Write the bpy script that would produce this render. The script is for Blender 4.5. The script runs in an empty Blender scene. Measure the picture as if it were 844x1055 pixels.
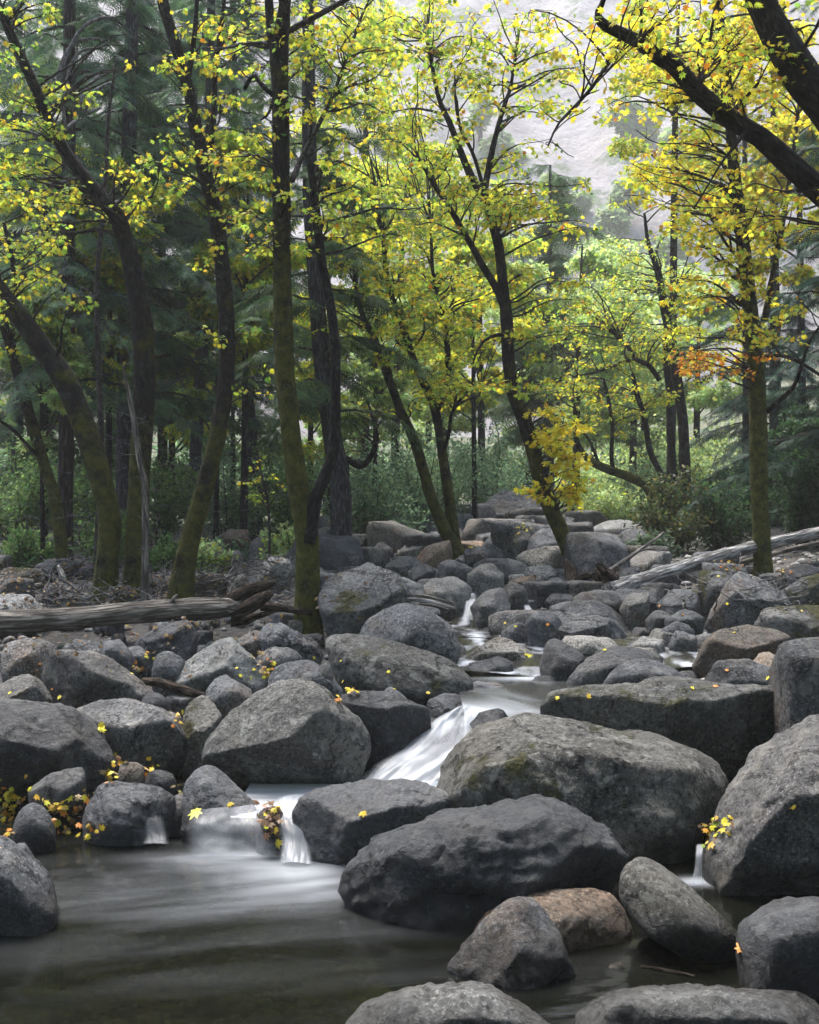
import bpy, bmesh, math, random
import numpy as np
from mathutils import Vector, Matrix

random.seed(7)
RNG = np.random.default_rng(11)
sc = bpy.context.scene
COL = sc.collection
F = 1100.0           # focal length in photo pixels
CX, CY, CAMH = 422.0, 527.5, 1.6


def at(px, py, d):
    """a point of the place, d metres down the valley, seen at a given spot of the photograph"""
    return np.array([(px - CX) / F * d, d, CAMH - (py - CY) / F * d])


# ------------------------------------------------------------------ noise
_PERM = np.random.default_rng(3).permutation(256)
_GRAD = np.random.default_rng(4).normal(size=(256, 3))
_GRAD /= np.linalg.norm(_GRAD, axis=1)[:, None]


def _h(ix, iy, iz):
    return _PERM[(_PERM[(_PERM[ix & 255] + iy) & 255] + iz) & 255]


def noise(P):
    P = np.asarray(P, float)
    I = np.floor(P).astype(int)
    f = P - I
    u = f * f * f * (f * (f * 6 - 15) + 10)
    out = 0
    for dx in (0, 1):
        wx = u[:, 0] if dx else 1 - u[:, 0]
        for dy in (0, 1):
            wy = u[:, 1] if dy else 1 - u[:, 1]
            for dz in (0, 1):
                wz = u[:, 2] if dz else 1 - u[:, 2]
                g = _GRAD[_h(I[:, 0] + dx, I[:, 1] + dy, I[:, 2] + dz)]
                d = f - np.array([dx, dy, dz])
                out = out + wx * wy * wz * (g * d).sum(1)
    return out * 1.5


def fbm(P, octaves=4, gain=.5):
    a, s, tot = 1., 1., 0
    for k in range(octaves):
        tot = tot + a * noise(P * s + 17.3 * k)
        a *= gain
        s *= 2.03
    return tot


def ridged(P, octaves=3):
    a, s, tot = 1., 1., 0
    for k in range(octaves):
        tot = tot + a * (1 - 2 * np.abs(noise(P * s + 9.1 * k)))
        a *= .5
        s *= 2.1
    return tot


# ------------------------------------------------------------------ mesh building
class MB:
    """collects vertices and polygons, with an optional colour and texture coordinate per vertex"""

    def __init__(self):
        self.V, self.P, self.C, self.T, self.n = [], [], [], [], 0

    def add(self, V, polys, col=None, tex=None):
        V = np.asarray(V, float)
        for p in polys:
            self.P.append(np.asarray(p, np.int64) + self.n)
        self.V.append(V)
        self.C.append(np.ones((len(V), 3)) if col is None else np.broadcast_to(col, (len(V), 3)))
        self.T.append(np.zeros((len(V), 3)) if tex is None else tex)
        self.n += len(V)

    def build(self, name, mat, parent=None, origin=None, smooth=True, col=False, tex=False):
        V = np.concatenate(self.V) if self.V else np.zeros((0, 3))
        if origin is not None:
            V = V - np.asarray(origin)
        me = bpy.data.meshes.new(name)
        fill_mesh(me, V, self.P, smooth)
        if col:
            a = me.attributes.new('leaf_colour', 'FLOAT_COLOR', 'POINT')
            c = np.ones((len(V), 4), np.float32)
            c[:, :3] = np.concatenate(self.C)
            a.data.foreach_set('color', c.ravel())
        if tex:
            a = me.attributes.new('surface_co', 'FLOAT_VECTOR', 'POINT')
            a.data.foreach_set('vector', np.concatenate(self.T).astype(np.float32).ravel())
        me.materials.append(mat)
        o = bpy.data.objects.new(name, me)
        COL.objects.link(o)
        if parent is not None:
            o.parent = parent
        elif origin is not None:
            o.location = origin
        return o


def fill_mesh(me, V, polys, smooth=True):
    polys = [p for p in polys if len(p)]
    me.vertices.add(len(V))
    me.vertices.foreach_set('co', np.asarray(V, np.float32).ravel())
    nl = sum(p.size for p in polys)
    npoly = sum(len(p) for p in polys)
    me.loops.add(nl)
    me.polygons.add(npoly)
    if nl:
        me.loops.foreach_set('vertex_index', np.concatenate([p.ravel() for p in polys]).astype(np.int32))
        sizes = np.concatenate([np.full(len(p), p.shape[1]) for p in polys])
        starts = np.concatenate([[0], np.cumsum(sizes)[:-1]]).astype(np.int32)
        me.polygons.foreach_set('loop_start', starts)
        me.polygons.foreach_set('use_smooth', np.full(npoly, smooth))
    me.update(calc_edges=True)


def tag(o, label=None, cat=None, group=None, kind=None):
    if label: o['label'] = label
    if cat: o['category'] = cat
    if group: o['group'] = group
    if kind: o['kind'] = kind
    return o


def empty(name, loc, label, cat, group=None):
    o = bpy.data.objects.new(name, None)
    COL.objects.link(o)
    o.location = loc
    o.empty_display_size = .2
    return tag(o, label, cat, group)


def catmull(P, n):
    """n samples of a smooth curve through the rows of P"""
    P = np.asarray(P, float)
    if len(P) == 2:
        t = np.linspace(0, 1, n)[:, None]
        return P[0] * (1 - t) + P[1] * t
    Q = np.vstack([2 * P[0] - P[1], P, 2 * P[-1] - P[-2]])
    m = len(P) - 1
    s = np.linspace(0, m, n)
    i = np.minimum(s.astype(int), m - 1)
    t = (s - i)[:, None]
    a, b, c, d = Q[i], Q[i + 1], Q[i + 2], Q[i + 3]
    return .5 * (2 * b + (c - a) * t + (2 * a - 5 * b + 4 * c - d) * t ** 2 + (3 * b - a - 3 * c + d) * t ** 3)


def tube(mb, P, R, sides=8, lump=0., seed=0., cap=True, col=None):
    """a tapered round body along the points P with radii R"""
    P = np.asarray(P, float)
    R = np.asarray(R, float)
    n = len(P)
    T = np.gradient(P, axis=0)
    T /= np.linalg.norm(T, axis=1)[:, None] + 1e-9
    ref = np.array([1., 0, 0]) if abs(T[0, 0]) < .8 else np.array([0, 1., 0])
    U = np.zeros_like(P)
    u = ref - T[0] * (ref @ T[0])
    for i in range(n):
        u = u - T[i] * (u @ T[i])
        u /= np.linalg.norm(u) + 1e-9
        U[i] = u
    W = np.cross(T, U)
    ang = np.arange(sides) / sides * 2 * math.pi
    ca, sa = np.cos(ang), np.sin(ang)
    L = np.concatenate([[0], np.cumsum(np.linalg.norm(np.diff(P, axis=0), axis=1))])
    r = np.repeat(R[:, None], sides, 1)
    tex = np.stack([ca[None] * R[:, None], sa[None] * R[:, None], np.repeat(L[:, None], sides, 1)], 2)
    if lump:
        q = np.stack([ca[None] * np.ones(n)[:, None] * 1.3, sa[None] * np.ones(n)[:, None] * 1.3,
                      (L / max(R.mean(), .01) * .35)[:, None] * np.ones(sides)[None]], 2).reshape(-1, 3) + seed
        r = r * (1 + lump * fbm(q, 3).reshape(n, sides))
    V = P[:, None] + r[..., None] * (ca[None, :, None] * U[:, None] + sa[None, :, None] * W[:, None])
    i, j = np.meshgrid(np.arange(n - 1), np.arange(sides), indexing='ij')
    k = (j + 1) % sides
    Q = np.stack([i * sides + j, i * sides + k, (i + 1) * sides + k, (i + 1) * sides + j], 2).reshape(-1, 4)
    polys = [Q]
    if cap:
        polys.append(np.arange(sides)[::-1][None])
        polys.append(((n - 1) * sides + np.arange(sides))[None])
    mb.add(V.reshape(-1, 3), polys, col, tex.reshape(-1, 3))


def sheet_polys(nu, nv):
    i, j = np.meshgrid(np.arange(nu - 1), np.arange(nv - 1), indexing='ij')
    return np.stack([i * nv + j, (i + 1) * nv + j, (i + 1) * nv + j + 1, i * nv + j + 1], 2).reshape(-1, 4)


# ------------------------------------------------------------------ materials
def new_mat(name):
    m = bpy.data.materials.new(name)
    m.use_nodes = True
    nt = m.node_tree
    nt.nodes.clear()
    out = nt.nodes.new('ShaderNodeOutputMaterial')
    return m, nt, out


class G:
    """short hand for node graphs"""

    def __init__(self, nt): self.nt = nt

    def n(self, t, **kw):
        x = self.nt.nodes.new('ShaderNode' + t)
        for k, v in kw.items():
            if k.startswith('i_'):
                x.inputs[k[2:].replace('_', ' ')].default_value = v
            else:
                setattr(x, k, v)
        return x

    def l(self, a, b): self.nt.links.new(a, b)

    def noise(self, vec, scale, detail=4., rough=.55, dist=0.):
        x = self.n('TexNoise', i_Scale=scale, i_Detail=detail, i_Roughness=rough, i_Distortion=dist)
        if vec is not None: self.l(vec, x.inputs['Vector'])
        return x.outputs['Fac']

    def ramp(self, v, lo, hi, a=0., b=1.):
        x = self.n('MapRange', interpolation_type='SMOOTHSTEP')
        x.inputs['From Min'].default_value = lo
        x.inputs['From Max'].default_value = hi
        x.inputs['To Min'].default_value = a
        x.inputs['To Max'].default_value = b
        self.l(v, x.inputs['Value'])
        return x.outputs['Result']

    def math(self, op, a, b=None):
        x = self.n('Math', operation=op)
        for k, v in enumerate((a, b)):
            if v is None: continue
            if isinstance(v, (int, float)): x.inputs[k].default_value = v
            else: self.l(v, x.inputs[k])
        return x.outputs[0]

    def mix(self, f, a, b, mode='MIX'):
        x = self.n('Mix', data_type='RGBA', blend_type=mode)
        for s, v in ((x.inputs[0], f), (x.inputs[6], a), (x.inputs[7], b)):
            if isinstance(v, (int, float)): s.default_value = v
            elif isinstance(v, tuple): s.default_value = (*v, 1.)
            else: self.l(v, s)
        return x.outputs[2]

    def bump(self, h, strength, dist, normal=None):
        x = self.n('Bump', i_Strength=strength, i_Distance=dist)
        self.l(h, x.inputs['Height'])
        if normal is not None: self.l(normal, x.inputs['Normal'])
        return x.outputs['Normal']


def rock_material(name, dark, light, lichen=.35, stain=(.135, .098, .066), stain_amt=.65, moss=0., rough=.82, spec=.3, waterline=None):
    m, nt, out = new_mat(name)
    g = G(nt)
    tc = g.n('TexCoord')
    oi = g.n('ObjectInfo')
    sh = g.n('VectorMath', operation='MULTIPLY_ADD')
    g.l(oi.outputs['Random'], sh.inputs[0])
    sh.inputs[1].default_value = (37., 19., 53.)
    g.l(tc.outputs['Object'], sh.inputs[2])
    v = sh.outputs[0]
    geo = g.n('NewGeometry')
    nz = g.n('SeparateXYZ')
    g.l(geo.outputs['Normal'], nz.inputs[0])
    up = nz.outputs['Z']
    base = g.mix(g.ramp(g.noise(v, 2.4, 8., .68, .4), .34, .68), dark, light)
    base = g.mix(g.ramp(g.noise(v, 1.7, 5., .6, .6), .5, .68, 0, stain_amt), base, stain)
    # mineral grain
    grain = g.noise(v, 60., 4., .75)
    gate = g.ramp(g.noise(v, 1.9, 4., .6), .35, .65, .25, 1.)
    base = g.mix(g.math('MULTIPLY', g.ramp(grain, .52, .64, 0, .9), gate), base, tuple(min(1, c * 2.1) for c in light))
    base = g.mix(g.ramp(g.noise(v, 42., 4., .75), .50, .62, 0, .85), base, tuple(c * .35 for c in dark))
    # cracks and thin pale veins
    dn = g.n('TexNoise', i_Scale=3.2, i_Detail=6., i_Roughness=.65)
    g.l(v, dn.inputs['Vector'])
    dv = g.n('VectorMath', operation='MULTIPLY_ADD')
    g.l(dn.outputs['Color'], dv.inputs[0])
    dv.inputs[1].default_value = (.5, .5, .5)
    g.l(v, dv.inputs[2])
    ve = g.n('TexVoronoi', feature='DISTANCE_TO_EDGE', i_Scale=2.1)
    g.l(dv.outputs[0], ve.inputs['Vector'])
    crack = g.math('MULTIPLY', g.ramp(ve.outputs['Distance'], .022, .004), g.ramp(g.noise(v, 1.4, 3.), .46, .56))
    base = g.mix(g.math('MULTIPLY', crack, .85), base, tuple(c * .25 for c in dark))
    # lichen spots and crusts
    vo = g.n('TexVoronoi', feature='SMOOTH_F1', i_Scale=9.)
    vd = g.n('VectorMath', operation='MULTIPLY_ADD')
    nn = g.n('TexNoise', i_Scale=14., i_Detail=4.)
    g.l(v, nn.inputs['Vector'])
    g.l(nn.outputs['Color'], vd.inputs[0])
    vd.inputs[1].default_value = (.12, .12, .12)
    g.l(v, vd.inputs[2])
    g.l(vd.outputs[0], vo.inputs['Vector'])
    spots = g.math('MULTIPLY', g.ramp(vo.outputs['Distance'], .34, .22), g.ramp(g.noise(v, 2.6, 5., .65), .47, .62))
    crust = g.math('MULTIPLY', g.ramp(g.noise(v, 8., 9., .75), .52, .62), g.ramp(g.noise(v, 1.5, 3., .6), .42, .6))
    lic = g.math('MULTIPLY', g.math('MAXIMUM', spots, crust), lichen)
    base = g.mix(lic, base, (.29, .29, .265))
    # tone of this one rock
    tone = g.n('MapRange', i_From_Min=0., i_From_Max=1., i_To_Min=.60, i_To_Max=1.15)
    g.l(oi.outputs['Random'], tone.inputs['Value'])
    hsv = g.n('HueSaturation')
    g.l(tone.outputs[0], hsv.inputs['Value'])
    g.l(base, hsv.inputs['Color'])
    warm = g.math('FRACT', g.math('MULTIPLY', oi.outputs['Random'], 7.31))
    base = g.mix(g.ramp(warm, .35, 1., 0., .45), hsv.outputs['Color'], g.mix(1., hsv.outputs['Color'], (1.16, 1., .80), 'MULTIPLY'))
    rgh = g.ramp(g.noise(v, 12., 3.), .3, .7, rough - .1, min(1., rough + .08))
    mos = None
    if moss:
        mos = g.math('MULTIPLY', g.ramp(g.noise(v, 2.3, 7., .7), .62 - moss * .3, .7 - moss * .26), g.ramp(up, -.25, .35))
        mc = g.mix(g.ramp(g.noise(v, 30., 3.), .35, .65), (.022, .023, .009), (.058, .054, .018))
        base = g.mix(mos, base, mc)
        rgh = g.math('MAXIMUM', rgh, mos)
    if waterline is not None:
        # the wet band where the stream laps the stone: soaked stone is dark and glossy
        px = g.n('SeparateXYZ')
        g.l(geo.outputs['Position'], px.inputs[0])
        hz = g.math('ADD', px.outputs['Z'], g.math('MULTIPLY', g.noise(v, 6., 4.), -.09))
        wet = g.ramp(hz, waterline + .09, waterline - .01)
        base = g.mix(wet, base, g.mix(1., base, (.38, .37, .36), 'MULTIPLY'))
        rgh = g.math('SUBTRACT', rgh, g.math('MULTIPLY', wet, .5))
    b1 = g.bump(g.noise(v, 8., 12., .7, .3), 1., .05)
    b1 = g.bump(g.math('SUBTRACT', 1., crack), 1., .03, b1)
    b2 = g.bump(g.noise(v, 42., 8., .75), 1., .014, b1)
    mu = g.n('TexNoise', i_Scale=4.5, i_Detail=8., i_Roughness=.6, noise_type='RIDGED_MULTIFRACTAL')
    g.l(v, mu.inputs['Vector'])
    b3 = g.bump(mu.outputs['Fac'], .28, .03, b2)
    if mos is not None:
        b3 = g.bump(g.math('MULTIPLY', mos, g.noise(v, 70., 3.)), .9, .02, b3)
    p = g.n('BsdfPrincipled')
    g.l(base, p.inputs['Base Color'])
    g.l(rgh, p.inputs['Roughness'])
    g.l(b3, p.inputs['Normal'])
    p.inputs['Specular IOR Level'].default_value = spec
    g.l(p.outputs[0], out.inputs['Surface'])
    return m


ROCKM = {
    'grey': rock_material('grey_granite', (.046, .047, .050), (.142, .144, .149), .45, waterline=.05),
    'dark': rock_material('dark_stone', (.025, .026, .029), (.078, .080, .085), .3, stain_amt=.25, rough=.7, spec=.4, waterline=.07),
    'wet': rock_material('wet_stone', (.026, .027, .030), (.07, .072, .076), .15, stain_amt=.2, rough=.42, spec=.5),
    'pale': rock_material('pale_granite', (.12, .118, .112), (.27, .265, .25), .5, waterline=.03),
    'tan': rock_material('tan_stone', (.13, .10, .075), (.25, .19, .14), .35, stain=(.32, .16, .09), stain_amt=.5, waterline=.05),
    'brown': rock_material('brown_stone', (.055, .046, .036), (.115, .095, .072), .3, stain=(.16, .085, .05), stain_amt=.5, rough=.75, waterline=.05),
    'moss': rock_material('mossy_granite', (.055, .055, .056), (.14, .14, .138), .4, moss=.5, waterline=.0),
    'lichen': rock_material('lichened_granite', (.058, .056, .052), (.145, .14, .128), .7, stain=(.10, .085, .06), stain_amt=.5, moss=.22, waterline=.06),
}


def bark_material(name, dark, light, moss=0., zscale=.34, moss_top=3., spots=0., rough=.95):
    m, nt, out = new_mat(name)
    g = G(nt)
    at_ = g.n('Attribute', attribute_name='surface_co')
    oi = g.n('ObjectInfo')
    mp = g.n('VectorMath', operation='MULTIPLY')
    g.l(at_.outputs['Vector'], mp.inputs[0])
    mp.inputs[1].default_value = (1., 1., zscale)
    sh = g.n('VectorMath', operation='MULTIPLY_ADD')
    g.l(oi.outputs['Random'], sh.inputs[0])
    sh.inputs[1].default_value = (7., 5., 9.)
    g.l(mp.outputs[0], sh.inputs[2])
    v = sh.outputs[0]
    tc = g.n('TexCoord')
    w = tc.outputs['Object']
    ridge = g.noise(v, 38., 6., .65, .5)
    base = g.mix(g.ramp(ridge, .42, .66), dark, tuple(min(1., c * 1.35) for c in light))
    if spots:
        base = g.mix(g.math('MULTIPLY', g.ramp(g.noise(w, 7., 6., .7), .55, .66), spots), base, (.21, .215, .195))
    h = g.ramp(ridge, .3, .7)
    nrm = g.bump(h, 1., .03)
    nrm = g.bump(g.noise(w, 90., 4.), .5, .008, nrm)
    if moss:
        geo = g.n('NewGeometry')
        ps = g.n('SeparateXYZ')
        g.l(w, ps.inputs[0])
        low = g.ramp(ps.outputs['Z'], moss_top, moss_top * .25)
        k = g.math('ADD', g.noise(w, 3.2, 7., .7), g.math('MULTIPLY', low, .2 * moss))
        mm = g.math('MULTIPLY', g.ramp(k, .50, .70), g.ramp(ps.outputs['Z'], moss_top * 1.5, moss_top))
        mc = g.mix(g.ramp(g.noise(w, 11., 7., .75), .3, .72), (.035, .04, .008), (.135, .135, .024))
        base = g.mix(mm, base, mc)
        nrm = g.bump(g.math('MULTIPLY', mm, g.noise(w, 60., 3.)), 1., .03, nrm)
    p = g.n('BsdfPrincipled', i_Roughness=rough)
    p.inputs['Specular IOR Level'].default_value = .2
    g.l(base, p.inputs['Base Color'])
    g.l(nrm, p.inputs['Normal'])
    g.l(p.outputs[0], out.inputs['Surface'])
    return m


BARK = bark_material('maple_bark', (.0062, .0056, .0056), (.0260, .0229, .0211), spots=.25)
BARK_MOSS = bark_material('mossy_maple_bark', (.0062, .0056, .0050), (.0248, .0211, .0180), moss=1., moss_top=2.6, spots=.2)
BARK_MOSS_HIGH = bark_material('mossy_tall_bark', (.0056, .0050, .0043), (.0217, .0186, .0155), moss=1.2, moss_top=5., spots=.1)
BARK_CEDAR = bark_material('cedar_bark', (.022, .016, .014), (.075, .06, .054), zscale=.12)
BARK_FIR = bark_material('fir_bark', (.026, .024, .026), (.085, .082, .084), zscale=.2)
BARK_DARK = bark_material('dark_bark', (.012, .011, .011), (.04, .036, .034))
DEADWOOD = bark_material('weathered_wood', (.07, .06, .05), (.27, .24, .205), zscale=.10, rough=.85)
SILVER = bark_material('silvered_wood', (.10, .092, .085), (.44, .42, .395), zscale=.08, rough=.8)
ROTTEN = bark_material('rotten_wood', (.02, .014, .01), (.085, .062, .045), zscale=.3)
TWIG = bark_material('twig_bark', (.03, .026, .024), (.085, .075, .068), zscale=.5)
TWIG_PALE = bark_material('bare_twig_bark', (.10, .095, .09), (.26, .25, .24), zscale=.5)


def leaf_material(name, trans=.5, spec=.25, rough=.5):
    m, nt, out = new_mat(name)
    g = G(nt)
    a = g.n('Attribute', attribute_name='leaf_colour')
    d = g.n('BsdfPrincipled', i_Roughness=rough)
    d.inputs['Specular IOR Level'].default_value = spec
    g.l(a.outputs['Color'], d.inputs['Base Color'])
    t = g.n('BsdfTranslucent')
    g.l(a.outputs['Color'], t.inputs['Color'])
    mx = g.n('MixShader', i_Fac=trans)
    g.l(d.outputs[0], mx.inputs[1])
    g.l(t.outputs[0], mx.inputs[2])
    g.l(mx.outputs[0], out.inputs['Surface'])
    return m


LEAF = leaf_material('thin_leaf', .6)
NEEDLE = leaf_material('needle_spray', .4, .2, .6)
LITTER = leaf_material('fallen_leaf_skin', .15, .3, .5)
HAZE, EXPOSURE = 0.0009, 1.85
# ------------------------------------------------------------------ the lie of the land
_DY = np.array([-40, 0, 1.5, 2.6, 3.2, 4.6, 5.0, 5.5, 6.0, 6.5, 7.2, 7.9, 8.8, 9.6, 10.8, 12.6, 15.5, 20, 24, 30, 45, 70, 100, 160])
_DZ = np.array([3.2, .9, .2, -.25, -.42, -.42, -.3, -.16, -.04, .06, .18, .28, .41, .53, .63, .73, .84, .98, 1.08, 1.30, 2.2, 5., 9., 20.])


def ground_z(x, y):
    x, y = np.asarray(x, float), np.asarray(y, float)
    z = np.interp(y, _DY, _DZ)
    mid = .35 * np.sin(y * .35) + .02 * y                     # the creek's own line
    a = np.abs(x - mid)
    near = np.clip((9 - y) / 5, 0, 1)
    bank = np.clip(a - (2.6 + .16 * np.clip(y, 0, 60)), 0, None)
    z = z + .16 * bank + .012 * np.clip(bank - 4, 0, 60) ** 1.6
    pool = np.clip((5.2 - y) / .4, 0, 1) * np.clip((y - 1.5) / 1., 0, 1)
    z = np.where(pool > 0, z * pool * np.clip((3.6 - a) / .8, 0, 1) + z * (1 - pool * np.clip((3.6 - a) / .8, 0, 1)) + pool * (1 - np.clip((3.6 - a) / .8, 0, 1)) * .5, z)
    z = z - .13 * np.exp(-((x - .85) / .45) ** 2) * np.clip((y - 7.4) / .6, 0, 1) * np.clip((13 - y) / 1.5, 0, 1)
    z = z - .10 * np.exp(-((x - 2.2) / .6) ** 2) * np.clip((y - 8.) / .4, 0, 1) * np.clip((9.9 - y) / .4, 0, 1)
    P = np.stack([x.ravel(), y.ravel(), np.zeros(x.size)], 1)
    z = z + (.05 * fbm(P * .9, 4) + .25 * fbm(P * .08, 3) * np.clip((P[:, 1] - 12) / 20, 0, 1)).reshape(x.shape)
    return z


# ------------------------------------------------------------------ rocks
_ICO = {}


def ico(sub):
    if sub not in _ICO:
        bm = bmesh.new()
        bmesh.ops.create_icosphere(bm, subdivisions=sub, radius=1.)
        V = np.array([v.co[:] for v in bm.verts])
        V /= np.linalg.norm(V, axis=1)[:, None]
        Pq = np.array([[v.index for v in f.verts] for f in bm.faces])
        bm.free()
        _ICO[sub] = (V, Pq)
    return _ICO[sub]


def hull_planes(P):
    """the outward planes of the convex hull of the points, coplanar ones merged"""
    bm = bmesh.new()
    for p in P:
        bm.verts.new(p)
    bmesh.ops.convex_hull(bm, input=bm.verts[:])
    bm.normal_update()
    N, H = [], []
    c = P.mean(0)
    for f in bm.faces:
        if f.calc_area() < 1e-7: continue
        n = np.array(f.normal[:])
        h = n @ (np.array(f.verts[0].co[:]))
        if n @ c > h:
            n, h = -n, -h
        for a, b in zip(N, H):
            if a @ n > .997: break
        else:
            N.append(n)
            H.append(h)
    bm.free()
    return np.array(N), np.array(H)


def rock_body(N, H, sub, seed, rough=1., sharp=26, size=None):
    """a boulder bounded by the planes N, H (about the origin), worn edges, lumps, cracks"""
    V, Pq = ico(sub)
    H = np.maximum(H, 1e-3)
    q = np.maximum(V @ N.T, 0) / H
    r = (q ** sharp).sum(1) ** (-1. / sharp)
    X = V * r[:, None]
    s = float(np.mean(r)) if size is None else size
    off = np.array([seed * 3.7 % 91, seed * 1.9 % 57, seed * 5.3 % 73])
    Y = X / s
    # broken, stepped surface: lumps, ledges along a bedding direction, and a few cracks
    d = .022 * fbm(Y * 1.1 + off, 3) + .012 * ridged(Y * 2.0 + off, 3)
    rr = np.random.default_rng(int(seed) + 5)
    for k in range(2):
        ax = rr.normal(size=3) + np.array([0, 0, 1.2])
        ax /= np.linalg.norm(ax)
        st = (Y @ ax) * (2.4 + 2.2 * k) + .9 * fbm(Y * 1.2 + off + 31 + 11 * k, 3)
        fr = st - np.floor(st)
        gate = np.clip(1.6 * fbm(Y * .9 + off + 50 + 7 * k, 2) + .35, 0, 1)
        d += (.046 - .018 * k) * (np.minimum(fr * 6, 1) * (1 - fr)) * gate
    # facets: each patch of the surface broken to its own plane
    round_ = .35 if sharp < 22 else 1.
    wp = np.stack([noise(Y * 1.6 + off), noise(Y * 1.6 + off + 9), noise(Y * 1.6 + off + 18)], 1)
    wy = .25 + .75 * np.abs(V[:, 1])
    for nk, amp, wr in ((26, .46, .08), (150, .70, .06)):
        K = rr.normal(size=(nk, 3))
        K /= np.linalg.norm(K, axis=1)[:, None]
        best = ((V + wr * wp) @ K.T).max(1)
        d -= amp * round_ * wy * (best - best.mean())
    for k in range(2):
        ck = np.abs(noise(Y * (1.0 + .7 * k) + off + 80 + 21 * k + .25 * np.stack([noise(Y * 4 + off), noise(Y * 4 + off + 9), noise(Y * 4 + off + 18)], 1)))
        d -= .045 * np.clip(1 - ck / .022, 0, 1) * np.clip(2 * noise(Y * .8 + off + 60) + .4, 0, 1)
    if sub >= 4:
        d += .020 * fbm(Y * 5. + off + 20, 4) + .006 * ridged(Y * 9 + off + 4, 2)
    if sub >= 5:
        d += .011 * fbm(Y * 14 + off + 40, 4)
    X = X + V * (d * s * rough)[:, None]
    return X, Pq


def unit3(a): return a / (np.linalg.norm(a, axis=-1, keepdims=True) + 1e-9)


ZONE = {'P': (0, 0, 1.), 'A': (0, 560, 2.8133), 'B': (270, 560, 2.8133), 'C': (544, 520, 2.8133), 'D': (0, 780, 2.8133),
        'E': (270, 780, 2.8133), 'F': (544, 780, 2.8133), 'L': (0, 350, 2.8133), 'M': (270, 350, 2.8133), 'R': (544, 350, 2.8133),
        'W': (360, 520, 2.4824)}


def spot(zone, x, y):
    z = ZONE[zone]
    return z[0] + x / z[2], z[1] + y / z[2]


ROCKS = []


def _gz(x, d):
    return ground_z(np.array([x]), np.array([d]))[0]


# the broken faces of the boulders one knows by their shape: the corner they meet in, and the way they look
FACES = {
    'massive slanted boulder with an overhang': ((304, 757, .85), [(-.35, -.6, .72), (.55, -.82, -.12), (-.05, -.75, -.65)]),
    'wide wall like boulder': ((695, 730, .55), [(0, -.4, .9), (-.3, -.92, -.12), (.28, -.95, -.28)]),
    'large grey boulder rising': ((778, 838, .7), [(-.22, -.5, .84), (.05, -1., -.28), (-.75, -.66, .1)]),
    'tall grey block at the right edge': ((826, 682, .6), [(-.1, -.45, .9), (-.2, -1., -.05), (-.85, -.5, .1)]),
    'large sharp edged boulder': ((770, 618, .75), [(.3, -.5, .8), (-.6, -.8, -.1), (.4, -.9, -.1)]),
    'tall blocky boulder': ((385, 626, .75), [(-.22, -.58, .76), (.5, -.85, -.1), (-.1, -.95, -.3)]),
    'light grey pyramid': ((231, 690, .8), [(-.35, -.6, .72), (.55, -.7, .45), (0, -.9, -.4)]),
    'long wedge shaped boulder': ((95, 696, .75), [(.15, -.5, .85), (0, -.95, -.3), (-.5, -.85, .1)]),
    'broad dark boulder at the left edge': ((55, 772, .75), [(.1, -.55, .83), (-.1, -.95, -.3), (.6, -.75, 0)]),
    'squat grey boulder': ((142, 757, .75), [(-.1, -.55, .83), (.5, -.82, -.2), (-.4, -.9, -.1)]),
    'large grey boulder cut off by the left edge': ((20, 915, .7), [(.3, -.5, .8), (-.1, -.97, -.1), (.75, -.66, .1)]),
    'angular dark boulder cut off': ((805, 975, .7), [(-.1, -.5, .85), (.12, -1., -.1), (-.7, -.7, .1)]),
    'broad flat grey boulder': ((590, 652, .6), [(0, -.4, .9), (-.4, -.9, -.1), (.4, -.9, -.15)]),
    'brown stained angular boulder': ((770, 670, .6), [(.1, -.45, .88), (-.35, -.9, -.1), (.5, -.85, -.2)]),
    'wet flat topped dark boulder': ((360, 846, .7), [(0, -.45, .9), (-.5, -.8, .1), (.25, -.95, -.1)]),
    'dark wedge shaped rock': ((400, 733, .7), [(-.1, -.5, .85), (.45, -.85, -.15), (-.3, -.92, -.2)]),
}


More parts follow.
